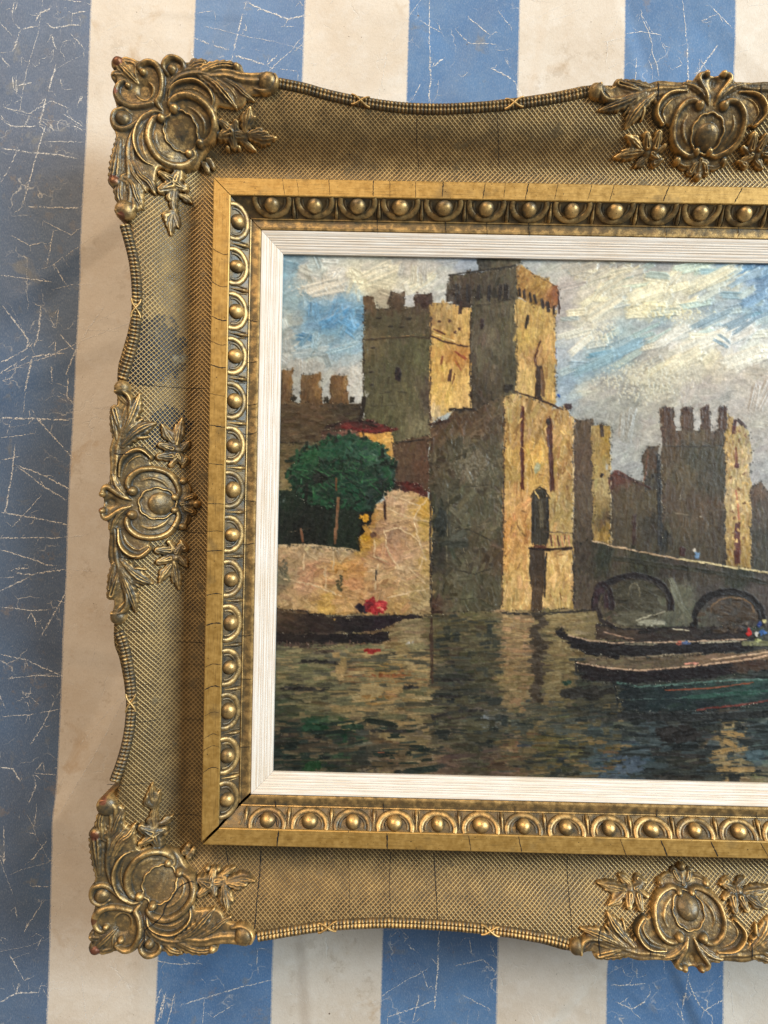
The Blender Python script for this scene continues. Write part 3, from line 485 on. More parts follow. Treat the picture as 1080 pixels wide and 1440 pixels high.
    for x, y in ((533, 447), (548, 459), (565, 460), (575, 449), (575, 447), (524, 477), (524, 489), (522, 523), (523, 541)): blob(x, y, 5, 2, (48, 42, 34), 4, 3, ang=5)
    blob(559, 528, 6, 11, (34, 24, 30), 14, 5, ang=80)
    line([(512, 478), (540, 476), (575, 473), (605, 476)], 2.6, (62, 50, 36)); line([(530, 474), (600, 471)], 1.8, (140, 112, 72), dry=.5)
    line([(535, 552), (572, 551)], 3, (58, 54, 40), dry=.3); line([(520, 570), (555, 571)], 3, (62, 58, 42), dry=.35)
    line([(606, 440), (605, 590)], 2.5, (70, 48, 40), dry=.35)
    line([(605, 472), (625, 480), (658, 488)], 3.2, (66, 42, 30)); line([(608, 468), (640, 480)], 2.2, (226, 198, 140)); line([(610, 462), (625, 470)], 3, (90, 50, 34))
    for x, y in ((618, 452), (632, 451), (646, 462), (640, 467)): blob(x, y, 2.5, 3, (76, 48, 36), 3, 3)
    line([(640, 495), (655, 505)], 4, (138, 70, 40)); line([(622, 500), (620, 512)], 3.5, (122, 66, 38)); line([(640, 508), (648, 520)], 3, (150, 84, 46))
    line([(634, 520), (632, 535)], 5, (70, 42, 32)); line([(640, 525), (636, 540)], 2.5, (96, 60, 40))
    line([(662, 440), (661, 575)], 3, (62, 50, 40), dry=.2); line([(633, 576), (668, 576)], 4.5, (44, 34, 28)); line([(604, 597), (632, 592)], 4.5, (54, 36, 30))
    blob(594, 424, 11, 9, (58, 40, 36), 16, 5)
    line([(632, 387), (680, 380), (726, 373)], 3, (36, 32, 28))
    for x in (643, 659, 673, 688, 704, 712): line([(x, 402), (x - 1, 421)], 6.5, (40, 34, 34), jc=5)
    line([(634, 424), (660, 430)], 6, (54, 40, 34)); line([(648, 425), (647, 440)], 6, (60, 40, 34)); line([(670, 430), (720, 420)], 4, (56, 50, 40), dry=.3)
    for x, y in ((730, 410), (737, 413), (746, 417), (752, 420), (762, 426), (770, 431), (778, 435)): line([(x, y - 4), (x + 1, y + 6)], 5, (46, 36, 34), jc=6)
    line([(785, 404), (787, 440)], 3, (64, 40, 34)); line([(730, 376), (782, 402)], 1.8, (96, 66, 40), dry=.4)
    blob(678, 455, 4, 9, (52, 38, 38), 8, 4, ang=85)
    line([(743, 443), (740, 460)], 4.5, (52, 42, 32)); line([(758, 516), (756, 556)], 9, (56, 40, 30)); line([(762, 520), (764, 556)], 6, (112, 82, 54)); line([(760, 480), (753, 498), (753, 514)], 3.5, (82, 50, 34)); blob(760, 560, 6, 3.5, (50, 36, 32), 6, 4)
    line([(727, 430), (727, 545)], 2.5, (120, 100, 66), dry=.4)
    blob(715, 546, 10, 6, (44, 38, 32), 12, 5); line([(722, 550), (760, 562), (792, 576)], 3, (62, 42, 32)); blob(799, 571, 6, 5, (56, 36, 36), 8, 5)
    line([(782, 470), (781, 560)], 2, (96, 110, 150), dry=.5); blob(786, 556, 3, 4, (40, 86, 170), 3, 3)
    # gatehouse marks
    line([(735, 572), (734, 630), (735, 688)], 5.5, (82, 42, 30)); line([(772, 590), (774, 640), (777, 688)], 7.5, (74, 40, 32)); blob(771, 592, 4, 5, (46, 34, 30), 5, 4)
    blob(755.5, 661, 6, 11, (168, 166, 132), 12, 5, ang=80); line([(748, 655), (749, 672)], 2.5, (150, 116, 60))
    line([(759, 694), (759, 760)], 21, (62, 56, 46), step=4); blob(759, 694, 10, 7, (58, 54, 44), 12, 5); line([(747, 700), (751, 690), (759, 686), (767, 690), (773, 701)], 2.6, (52, 44, 36)); line([(744, 696), (750, 684), (760, 681), (770, 685), (776, 697)], 2.4, (222, 184, 112)); line([(750, 700), (749, 755)], 4, (44, 40, 36)); line([(770, 700), (771, 758)], 4, (40, 36, 34)); line([(760, 706), (763, 740)], 7, (96, 88, 70), dry=.3)
    line([(755, 776), (756, 815)], 21, (70, 58, 47), step=5); line([(757, 815), (754, 856)], 15, (82, 66, 50), step=5); line([(768, 778), (766, 840)], 3, (44, 38, 34)); line([(745, 780), (743, 800), (746, 845)], 2.5, (206, 176, 120), dry=.2)
    line([(744, 771), (772, 773), (804, 771)], 4.5, (42, 30, 26)); line([(752, 768), (766, 770)], 5, (86, 52, 40)); line([(764, 748), (808, 750)], 2.5, (88, 72, 58), dry=.2)
    for x in range(774, 804, 5): line([(x, 753), (x + 2, 768)], 3.2, (196, 144, 106) if x % 2 else (90, 58, 44))
    line([(709, 570), (709, 660), (707, 770), (706, 850)], 3.2, (84, 62, 44), dry=.25); line([(606, 690), (605, 780), (607, 860)], 3.5, (58, 46, 38), dry=.2)
    line([(806, 592), (806, 740)], 2.6, (216, 190, 140), dry=.35); line([(806, 775), (808, 850)], 2.6, (50, 44, 40), dry=.2)
    for i in range(16): x = 640 + rng.random() * 55; y = 625 + rng.random() * 55; line([(x, y), (x + rng.normal(0, 3), y + 14)], 2, (134, 124, 104), dry=.35)
    for p in ([(640, 686), (690, 682)], [(625, 740), (660, 745), (690, 760)], [(640, 800), (668, 808), (690, 800)], [(628, 842), (665, 843)]): line(p, 2.6, (58, 54, 44), dry=.25)
    for p in ([(630, 690), (628, 790)], [(652, 770), (658, 800)], [(700, 690), (703, 740)], [(640, 745), (690, 735)]): line(p, 2, (128, 118, 96), dry=.4)
    blob(620, 735, 10, 22, (46, 50, 46), 20, 6, ang=80); blob(640, 765, 22, 7, (56, 58, 50), 14, 6, ang=8)
    for i in range(60):
        x = 712 + rng.random() * 90; y = 585 + rng.random() * 260
        if 744 < x < 772 and y > 690: continue
        line([(x, y), (x + rng.normal(0, 4), y + rng.normal(0, 6))], 2.6, (232, 194, 122) if rng.random() < .6 else (140, 104, 62), 1.2)
    # right side marks
    line([(846, 598), (847, 613)], 6, (70, 54, 44)); blob(846, 669, 4, 4, (52, 42, 40), 5, 3.5); line([(858, 610), (860, 760)], 2, (216, 204, 170), dry=.5)
    line([(862, 664), (880, 672), (915, 686)], 3, (70, 46, 40)); blob(866, 664, 5, 5, (96, 56, 48), 5, 4); line([(893, 725), (891, 765)], 6, (62, 44, 40), dry=.2)
    line([(926, 640), (928, 765)], 6, (46, 44, 44), dry=.15); line([(912, 635), (906, 680)], 3, (120, 84, 66), dry=.3)
    for x in (938, 965, 992, 1017): line([(x, 576), (x, 600)], 10, (84, 62, 48)); blob(x, 575, 6, 4, (70, 48, 40), 6, 4)
    line([(935, 627), (975, 628), (1018, 627)], 2.6, (58, 52, 44), dry=.2)
    line([(950, 722), (968, 724)], 1.8, (150, 140, 120)); blob(957, 700, 2, 5, (150, 142, 126), 4, 2.2); blob(985, 727, 3, 2, (150, 142, 126), 3, 2.2)
    line([(1034, 592), (1033, 608)], 5, (86, 42, 38)); blob(1037, 655, 4, 5, (76, 38, 36), 6, 4); line([(1035, 630), (1036, 650)], 4, (130, 80, 56)); line([(1038, 590), (1048, 600)], 5, (70, 50, 44))
    line([(1037, 738), (1037, 790)], 8.5, (92, 52, 46)); line([(1035, 690), (1040, 730)], 4, (176, 116, 84), dry=.3)
    for i in range(26): blob(1022 + rng.random() * 33, 600 + rng.random() * 185, 3, 4, (222, 186, 120) if rng.random() < .5 else (130, 98, 66), 2, 3.2, 1.2)
    # bridge
    line([(832, 760), (862, 768), (900, 776), (955, 786)], 3, (196, 168, 136)); line([(955, 786), (985, 790), (1025, 797), (1085, 806), (1240, 834)], 3.2, (226, 208, 160), 1.2)
    blob(858, 760, 5, 6, (178, 154, 110), 6, 3); blob(960, 775, 5, 8, (66, 40, 36), 8, 5); blob(980, 781, 5, 6, (110, 140, 172), 7, 3.5); blob(977, 774, 3, 3, (214, 206, 192), 4, 3)
    line([(865, 785), (930, 795), (1010, 806), (1078, 820)], 7, (52, 50, 38), dry=.1)
    def arch(cx, cy, rx, ry, wd, col):
        pts = [(cx + rx * math.cos(a), cy - ry * math.sin(a)) for a in np.linspace(math.pi * 1.05, -.05 * math.pi, 15)]
        line(pts, wd, col, step=4)
    for i in range(70):
        a = rng.random() * 6.28; q = math.sqrt(rng.random()); dab(893 + 48 * q * math.cos(a), 848 + 32 * q * math.sin(a), rng.normal(0, .4), 14, 6, np.array((68, 64, 51)) + rng.normal(0, 8), .9)
    for i in range(28): dab(868 + rng.random() * 50, 860 + rng.random() * 18, rng.normal(0, .2), 16, 5, np.array((96, 92, 76)) + rng.normal(0, 6), .9)
    arch(890, 850, 54, 40, 10, (36, 30, 31)); arch(848, 852, 12, 30, 9, (44, 34, 36)); arch(845, 850, 8, 20, 7, (56, 40, 44)); arch(893, 846, 46, 32, 3, (60, 54, 46)); arch(892, 836, 8, 16, 2.5, (112, 104, 84))
    line([(838, 850), (846, 872), (866, 884)], 6, (50, 42, 40)); blob(915, 876, 20, 6, (154, 152, 134), 18, 6, 1.2, ang=8); line([(895, 872), (935, 860)], 2, (190, 184, 160))
    for i in range(46):
        a = rng.random() * 6.28; q = math.sqrt(rng.random()); dab(1024 + 46 * q * math.cos(a), 866 + 24 * q * math.sin(a), rng.normal(0, .4), 14, 6, np.array((74, 62, 50)) + rng.normal(0, 9), .9)
    arch(1024, 872, 48, 40, 10, (34, 29, 28)); arch(1030, 858, 30, 18, 3, (120, 96, 70)); arch(1180, 886, 40, 34, 8, (42, 36, 34))
    line([(944, 815), (956, 850), (972, 872)], 9, (106, 106, 90), dry=.1)
    # red roof and tree
    line([(480, 600), (520, 606), (548, 605)], 4, (104, 36, 36)); line([(458, 600), (492, 592), (530, 594)], 3, (52, 34, 32)); line([(515, 612), (550, 613)], 6, (208, 158, 84)); line([(550, 615), (551, 645)], 4, (200, 156, 90)); line([(556, 622), (598, 618)], 3, (46, 36, 30), dry=.2)
    for i in range(130):
        a = rng.random() * 6.28; q = .86 + rng.random() * .22; x = 481 + 72 * q * math.cos(a); y = 662 + 48 * q * math.sin(a)
        dab(x, y, rng.random() * 3.14, 9 + rng.random() * 6, 5, np.array([(28, 58, 40), (36, 78, 52), (20, 36, 28)][rng.integers(3)]) + rng.normal(0, 5), 1.4)
    for i in range(60):
        a = rng.random() * 6.28; q = math.sqrt(rng.random()); x = 490 + 56 * q * math.cos(a); y = 676 + 34 * q * math.sin(a)
        dab(x, y, rng.random() * 3.14, 12, 5, np.array((24, 48, 36)) + rng.normal(0, 6), 1.4)
    for i in range(90):
        a = rng.random() * 6.28; q = math.sqrt(rng.random()); x = 480 + 66 * q * math.cos(a); y = 655 + 36 * q * math.sin(a)
        g = rng.random(); line([(x, y), (x + rng.normal(6, 8), y + rng.normal(4, 7))], 2.6, (26 + 34 * g, 56 + 52 * g, 38 + 32 * g) if rng.random() < .7 else (20, 34, 28), 1.5)
    blob(450, 672, 13, 9, (22, 28, 24), 14, 6); line([(432, 680), (430, 705)], 5, (20, 26, 22))
    line([(476, 700), (474, 725), (471, 764)], 4.5, (128, 92, 66)); line([(423, 744), (426, 763)], 4, (122, 82, 58)); line([(405, 748), (440, 742)], 1.6, (84, 72, 58), dry=.3); line([(472, 672), (473, 690)], 3, (110, 66, 40))
    line([(392, 767), (440, 767), (500, 774)], 4, (188, 164, 128), dry=.1)
    # quay: mortar ridges
    for p in ([(542, 692), (560, 700), (590, 712), (602, 702)], [(590, 712), (582, 735), (590, 760)], [(545, 715), (575, 728), (600, 732)], [(542, 745), (560, 742), (590, 760), (598, 790)], [(540, 745), (545, 775), (560, 798), (590, 800), (595, 785)], [(527, 760), (525, 782), (545, 790)], [(428, 780), (426, 800)], [(457, 798), (458, 825)], [(468, 800), (470, 770)], [(530, 795), (528, 830)], [(400, 815), (440, 822), (480, 838)], [(545, 840), (580, 832), (604, 828)], [(575, 800), (600, 820)]):
        line(p, 2.6, (206, 180, 142), 2.2, jit=.9)
    blob(478, 820, 6, 13, (74, 68, 44), 14, 3.5); blob(399, 800, 7, 14, (86, 82, 66), 12, 2.6); line([(529, 802), (529, 815)], 3, (50, 42, 34)); line([(541, 705), (542, 730)], 4.5, (58, 38, 30)); blob(512, 728, 7, 8, (214, 158, 52), 9, 4, 1.4); blob(526, 752, 6, 6, (90, 62, 46), 7, 4); blob(512, 757, 7, 6, (188, 146, 50), 7, 3.5)
    # left boat
    line([(465, 868), (556, 866), (592, 868)], 3, (40, 34, 34)); line([(388, 858), (430, 862)], 4, (90, 72, 52))
    blob(508, 856, 12, 8, (34, 26, 36), 14, 5); blob(528, 852, 18, 13, (150, 40, 44), 30, 5.5, 1.3); blob(518, 850, 8, 8, (104, 30, 38), 6, 4.5); blob(535, 850, 8, 5, (206, 78, 76), 6, 3.5, 1.3); blob(538, 857, 4, 3, (224, 120, 112), 3, 3)
    blob(522, 915, 13, 6, (144, 40, 36), 12, 4.5, ang=4); blob(515, 908, 12, 4, (112, 44, 40), 8, 4, ang=4); blob(578, 905, 9, 4, (176, 170, 160), 6, 3)
    for i in range(26): x = 400 + rng.random() * 110; blob(x, 903 + rng.random() * 10, 3, 5, (96, 76, 66), 2, 2.2, ang=85)
    for p in ([(402, 967), (450, 970), (478, 964)], [(566, 968), (588, 966)], [(605, 952), (640, 956), (650, 962)], [(606, 978), (645, 982)], [(420, 930), (478, 932)], [(606, 1000), (612, 1018)], [(500, 1026), (570, 1030)], [(630, 930), (660, 932)], [(616, 955), (700, 948)], [(608, 1008), (650, 1000)]): line(p, 5, (46, 44, 42), dry=.2)
    for p in ([(490, 950), (560, 955)], [(520, 940), (590, 938)]): line(p, 4, (138, 92, 60), dry=.5)
    blob(447, 1022, 20, 7, (28, 66, 42), 14, 7, ang=4); blob(492, 1022, 18, 7, (30, 58, 40), 12, 7, ang=4); blob(440, 1078, 13, 7, (28, 66, 34), 14, 6, ang=80); blob(522, 1056, 8, 4, (136, 140, 150), 6, 4, ang=5); blob(540, 1058, 10, 3, (166, 92, 64), 5, 3.5, ang=5)
    arch(467, 1082, 9, 9, 2.6, (40, 38, 34)); arch(518, 1082, 9, 8, 2.6, (40, 38, 34)); line([(458, 1083), (476, 1084)], 2.4, (40, 38, 34)); line([(510, 1084), (526, 1080)], 2.4, (40, 38, 34))
    blob(682, 1015, 8, 12, (122, 128, 132), 8, 2.6, ang=85); blob(440, 950, 6, 6, (132, 124, 94), 6, 4)
    # reflections under the gatehouse: short level touches inside each reflected tower
    def zone(x0, x1, y0, y1, cols, n, L=13, W=3.6):
        for i in range(n):
            f = rng.random(); x = x0 + (x1 - x0) * rng.random(); y = y0 + (y1 - y0) * f
            if lab[int(y) - PY0, int(x) - PX0] != KW: continue
            c = np.array(cols[rng.integers(len(cols))]) * (1.16 - .22 * f) + np.array((-3, 2, 3)) + rng.normal(0, 7)
            dab(x, y, rng.normal(.02, .10), L * (.4 + rng.exponential(.6)), W * (.5 + rng.exponential(.6)), c, 1.1, None, .85, .15 * (rng.random() < .5))
    zone(392, 604, 908, 1010, [(118, 106, 76), (104, 96, 70), (128, 108, 76), (74, 68, 54), (92, 86, 62)], 260, 22)
    zone(470, 604, 915, 1060, [(140, 118, 82), (126, 104, 70), (150, 122, 84), (64, 58, 46)], 150, 24, 4.6)
    zone(388, 600, 1010, 1090, [(46, 44, 38), (34, 42, 36), (70, 58, 46), (26, 32, 28), (92, 76, 56)], 200, 20, 4.6)
    zone(610, 702, 866, 1060, [(66, 60, 46), (54, 52, 44), (82, 74, 54), (42, 42, 38), (74, 64, 48)], 250, 17, 4.6)
    zone(709, 744, 864, 1000, [(150, 124, 88), (138, 112, 78), (126, 104, 74), (150, 116, 86)], 170, 12)
    zone(769, 806, 864, 985, [(134, 116, 82), (122, 102, 70), (108, 92, 64)], 150, 12)
    zone(705, 880, 985, 1092, [(56, 54, 46), (44, 46, 44), (80, 70, 50), (66, 66, 60), (104, 86, 58)], 240, 20, 4.4)
    blob(522, 915, 14, 6, (136, 40, 38), 12, 4.5, ang=4); blob(445, 1022, 22, 7, (28, 58, 40), 14, 6, ang=4); blob(492, 1022, 20, 6, (32, 52, 38), 10, 6, ang=4); blob(440, 1078, 13, 7, (28, 60, 34), 14, 6, ang=80); blob(545, 950, 26, 4, (140, 92, 58), 8, 4, ang=3); blob(530, 980, 24, 4, (136, 106, 64), 8, 4, ang=3)
    for q in ((420, 968, 26), (575, 966, 10), (440, 930, 24), (640, 956, 30), (630, 980, 24), (550, 1028, 30), (660, 1000, 24)): blob(q[0], q[1], q[2], 3.5, (44, 42, 40), 8, 4, ang=3)
    zone(806, 870, 925, 1010, [(58, 52, 42), (44, 42, 38), (76, 68, 52)], 120, 16)
    zone(870, 1080, 1000, 1096, [(40, 40, 38), (30, 31, 31), (56, 56, 52), (66, 72, 74)], 250, 22, 4.6)
    [blob(756 + 4 * math.sin(y * .16), y, 12 - (y - 862) * .03, 6, (66, 57, 46), 4, 6, ang=3) for y in range(864, 985, 6)]; line([(706, 862), (760, 864), (830, 858)], 4, (50, 46, 40), dry=.15); line([(606, 870), (608, 960)], 5, (66, 50, 40), dry=.25)
    # right boats
    line([(783, 890), (790, 884)], 6, (34, 30, 30)); line([(840, 878), (880, 885), (980, 882)], 3, (36, 30, 30))
    line([(800, 894), (830, 901), (860, 904), (900, 904), (975, 902), (1050, 899)], 2.8, (196, 168, 142)); line([(850, 889), (890, 899)], 2.4, (170, 140, 118)); line([(880, 905), (925, 906)], 4.5, (124, 118, 102), dry=.2); blob(965, 904, 9, 4, (90, 110, 150), 5, 3.5, ang=5); blob(955, 904, 5, 4, (190, 110, 90), 4, 3.5); line([(985, 904), (1040, 902)], 3, (180, 172, 150)); line([(945, 884), (970, 887)], 2.4, (206, 196, 170))
    line([(810, 930), (811, 945)], 4, (32, 28, 28)); line([(811, 932), (860, 940), (900, 943), (965, 938), (1042, 929), (1080, 922)], 3, (204, 172, 144)); blob(970, 933, 14, 3, (216, 150, 130), 6, 3, ang=5); line([(1000, 928), (1082, 917)], 3, (200, 170, 140)); line([(885, 925), (990, 918)], 2.6, (140, 126, 104))
    line([(1045, 905), (1085, 905), (1180, 900)], 8, (120, 120, 90), step=5)
    line([(868, 960), (900, 966), (960, 962), (1030, 956), (1080, 956)], 3.5, (92, 118, 110), dry=.1); line([(935, 971), (1000, 968), (1060, 960)], 2.8, (150, 84, 58)); line([(880, 984), (960, 982)], 2, (90, 110, 104), dry=.4); line([(980, 998), (1040, 992), (1085, 985)], 3.4, (108, 54, 46)); line([(960, 982), (1080, 972)], 6, (52, 86, 76), dry=.2); line([(862, 956), (870, 995)], 3, (30, 34, 34))
    line([(870, 1006), (960, 1010), (1080, 1004)], 10, (38, 40, 40), step=6, dry=.1); blob(830, 975, 42, 12, (46, 44, 40), 34, 8, ang=4); blob(800, 960, 9, 4, (30, 56, 44), 6, 4)
    blob(952, 1032, 34, 14, (36, 34, 33), 40, 8, ang=10); line([(918, 1060), (990, 1064)], 6, (40, 38, 36), dry=.1); line([(920, 1092), (990, 1094)], 6, (42, 40, 36), dry=.15)
    for p in ([(1015, 1030), (1045, 1034)], [(1005, 1058), (1050, 1052)], [(1010, 1082), (1060, 1082)], [(1020, 1042), (1035, 1050)]): line(p, 7, (152, 126, 84), dry=.1)
    blob(1062, 1062, 14, 9, (74, 92, 98), 12, 6, ang=5); blob(885, 1075, 24, 18, (76, 88, 100), 24, 6, ang=5)
    for i in range(30): x = 705 + rng.random() * 170; y = 1030 + rng.random() * 60; line([(x, y), (x + 20, y)], 4, [(92, 78, 44), (58, 64, 70), (98, 78, 58), (44, 44, 38), (118, 100, 70)][rng.integers(5)], dry=.2)
    # people in the far boat
    blob(1053, 888, 6, 7, (186, 46, 40), 9, 4, 1.3); blob(1050, 877, 3, 3, (120, 110, 100), 4, 3); blob(1069, 878, 5, 5, (46, 68, 130), 6, 4, 1.3); blob(1076, 873, 4, 4, (216, 206, 150), 5, 3.5); blob(1072, 890, 7, 5, (70, 110, 170), 6, 4); blob(1064, 892, 4, 4, (226, 222, 214), 4, 3.5); blob(1040, 886, 4, 5, (54, 44, 40), 5, 4); blob(1068, 900, 9, 3, (196, 200, 140), 6, 3.5); blob(1095, 884, 12, 8, (92, 66, 60), 12, 5); blob(1120, 884, 10, 9, (60, 70, 110), 12, 5)
    # cloud impasto, right sky
    for i in range(110):
        x = 800 + rng.random() * 290; y = 370 + rng.random() * 150
        if lab[int(y) - PY0, int(x) - PX0] != 0: continue
        c = base[int(y) - PY0, int(x) - PX0] + np.array((22, 20, 10)) * (rng.random() < .6) - np.array((26, 10, 0)) * (rng.random() < .25)
        dab(x, y, math.radians(24 + rng.normal(0, 16)), 26 + rng.random() * 22, 6 + rng.random() * 6, c, 2.2, 0)
    for (x, y, a, L, W, c) in ((1030, 470, 28, 70, 16, (232, 230, 222)), (985, 486, 24, 80, 18, (236, 232, 216)), (1050, 500, 16, 60, 18, (234, 230, 214)), (940, 470, 32, 60, 10, (226, 224, 212)), (1000, 450, 22, 60, 8, (150, 172, 184)), (1040, 455, 30, 44, 7, (140, 164, 180)), (1020, 480, -25, 30, 5, (150, 172, 184)), (905, 410, 20, 60, 14, (230, 222, 192)), (850, 432, 26, 60, 12, (226, 220, 198)), (1000, 395, 24, 70, 12, (224, 218, 190)), (1050, 388, 30, 50, 8, (160, 184, 200)), (870, 495, 26, 70, 12, (146, 176, 190)), (840, 512, 26, 60, 9, (152, 180, 190)), (960, 505, 14, 60, 16, (230, 222, 196)), (900, 440, 10, 40, 9, (228, 220, 186)), (1060, 420, 26, 44, 10, (128, 160, 188)), (455, 402, 12, 56, 14, (212, 206, 192)), (540, 385, 20, 56, 12, (216, 208, 184)), (590, 395, 30, 50, 10, (220, 214, 190)), (470, 445, 30, 44, 12, (98, 152, 190)), (490, 460, -30, 34, 9, (108, 160, 196)), (440, 495, 8, 50, 9, (164, 176, 178)), (480, 492, 12, 44, 7, (160, 186, 196)), (430, 475, -14, 30, 5, (86, 134, 168)), (430, 520, 84, 30, 9, (172, 170, 162)), (880, 600, 80, 44, 12, (168, 166, 158)), (1070, 560, 70, 50, 10, (188, 180, 170))):
        for q in range(3): dab(x + rng.normal(0, 6), y + rng.normal(0, 3), math.radians(a + rng.normal(0, 5)), L * (.7 + .4 * rng.random()), W, np.array(c) + rng.normal(0, 5), 2.4, 0, .8)
    for i in range(90):
        x = 398 + rng.random() * 240; y = 362 + rng.random() * 150
        if lab[int(y) - PY0, int(x) - PX0] != 0: continue
        dab(x, y, rng.random() * 3.14, 16 + rng.random() * 12, 5 + rng.random() * 5, base[int(y) - PY0, int(x) - PX0] + rng.normal(0, 10), 1.7, 0)
    # scumbled crusts of thick white, broken colour, canvas tooth, specks along the contours
    lum = img.mean(2, keepdims=True) / 255
    n = rng.normal(0, 1, (PH, PW)).astype(np.float32); n1 = blur(n, 1) * 2.2; n3 = vnoise(PH, PW, 3, rng) - .5; n7 = vnoise(PH, PW, 7, rng) - .5
    img *= (1 + n1 * .035 + n3 * .12 + n7 * .10)[..., None]
    for (cx, cy, rx, ry, cc) in ((905, 535, 70, 34, (216, 210, 186)), (455, 402, 50, 20, (210, 202, 184)), (845, 470, 30, 20, (226, 220, 196)), (500, 535, 14, 26, (206, 202, 192)), (640, 405, 12, 16, (96, 92, 84)), (665, 655, 34, 26, (124, 116, 98)), (945, 440, 60, 14, (232, 224, 184))):
        m = np.exp(-(((XX - cx) / rx) ** 2 + ((YY - cy) / ry) ** 2) * 1.5); g = (m > .2) & ((n1 * .3 + n3 * 1.1 + m * .8) > .75)
        img[g] += (np.array(cc, np.float32) - img[g]) * .7; hgt[g] += .4
    e = np.zeros((PH, PW), bool); e[:, 1:] |= lab[:, 1:] != lab[:, :-1]; e[1:] |= lab[1:] != lab[:-1]
    ez = blur(e.astype(np.float32), 6) > .06
    r = rng.random((PH, PW)); lt = ez & (r < .022) & (vnoise(PH, PW, 14, rng) > .45); dk = ez & (r > .962)
    dk = blur(dk.astype(np.float32), 1) > .15; img[dk] *= .62
    img[lt] = img[lt] * .35 + np.array((150, 146, 132))  # pale contour specks: broken colour and painted varnish glints
    spk = (rng.random((PH, PW)) > .993) & (vnoise(PH, PW, 20, rng) > .52) & (XX < 1150)
    img[spk] = img[spk] * .6 + np.array((70, 68, 60)); hgt[spk] += .2  # scattered pale specks painted in as glints of the varnish
    hgt += n1 * .03 + n3 * .04
    return np.clip(img, 4, 250) / 255., hgt

# ================================================================ striped paper under the frame
rs = np.random.default_rng(5)
# print: u counts pairs of stripes (cream then blue); the sheet fans out slightly towards the bottom
_a, _b = unproj(125, 0, ZP - 4), unproj(62, 1440, ZP - 4); _c, _d = unproj(1038, 0, ZP - 4), unproj(1020, 1440, ZP - 4)
def stripe_u(X, Y):
    f = (_a[1] - Y) / (_a[1] - _b[1])
    return (X - (_a[0] + (_b[0] - _a[0]) * f)) / ((_c[0] - _a[0]) / 3 + ((_d[0] - _b[0]) - (_c[0] - _a[0])) / 3 * f)
def build_paper():
    xs = np.arange(-1000, 2500, 5.0); ys = np.arange(-2000, 1100, 5.0)
    X, Y = np.meshgrid(xs, ys)
    z = np.full(X.shape, ZP - 14.0)
    def crease(x0, y0, x1, y1, a, wd=140, sign=1):
        """a fold line between two photo points: the sheet kinks up towards it on both sides"""
        p, q = unproj(x0, y0, ZP - 4), unproj(x1, y1, ZP - 4)
        d = np.array([q[0] - p[0], q[1] - p[1]]); L = np.hypot(*d); d /= L
        al = (X - p[0]) * d[0] + (Y - p[1]) * d[1]; ac = -(X - p[0]) * d[1] + (Y - p[1]) * d[0]
        win = np.clip(np.minimum(al + 60, L + 60 - al) / 60, 0, 1)
        return a * np.maximum(0, 1 - np.abs(ac + sign * 0) / np.where(ac > 0, wd, wd * .22)) * win
    for c in ((190, 955, 80, 1150, 3.2), (80, 1150, -60, 1290, 3.0), (350, 1400, 430, 1335, 3.0, 90), (430, 1335, 436, 1440, 2.4, 80), (700, 1520, 860, 1340, 4.4, 90), (40, 900, 200, 930, 1.4), (340, 20, 250, 190, 2.4), (600, 60, 520, -60, 2.4), (900, 110, 860, -20, 2.0, 90), (20, 420, 170, 300, 2.4), (960, 1380, 1000, 1470, 2.5, 70), (-40, 560, 150, 480, 1.5), (60, 700, 140, 860, 1.5), (300, 1360, 180, 1480, 2.0, 90), (1010, 20, 1100, 120, 1.8), (700, 20, 640, 130, 1.6)):
        z += 1.7 * crease(*c)
    for i in range(60):
        x0, y0 = rs.uniform(-100, 1180), rs.uniform(-60, 1500)
        if 200 < x0 < 1180 and 160 < y0 < 1290: continue
        a = rs.random() * 3.14; L = rs.uniform(60, 220)
        z += crease(x0, y0, x0 + math.cos(a) * L, y0 + math.sin(a) * L, rs.uniform(.3, 1.1), rs.uniform(25, 80))
    for i in range(26):
        kx, ky = rs.normal(0, .010, 2); z += .5 * np.sin(kx * X + ky * Y + rs.random() * 6.28)
    z = np.minimum(z, ZP - .4)
    # printed stripes: u counts pairs of stripes
    U = stripe_u(X, Y)
    n, m = X.shape
    v = np.stack([X.ravel(), Y.ravel(), z.ravel()], 1)
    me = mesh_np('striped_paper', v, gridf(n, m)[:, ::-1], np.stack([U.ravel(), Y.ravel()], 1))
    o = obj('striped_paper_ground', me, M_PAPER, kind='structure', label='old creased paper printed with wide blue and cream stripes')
    return o, xs, ys, z
paper, PXS, PYS, PZ = build_paper()
def paper_z(x, y):
    i = np.clip((y - PYS[0]) / 5.0, 0, len(PYS) - 2); j = np.clip((x - PXS[0]) / 5.0, 0, len(PXS) - 2)
    a, b = i.astype(int), j.astype(int); fy, fx = i - a, j - b
    return (PZ[a, b] * (1 - fx) + PZ[a, b + 1] * fx) * (1 - fy) + (PZ[a + 1, b] * (1 - fx) + PZ[a + 1, b + 1] * fx) * fy
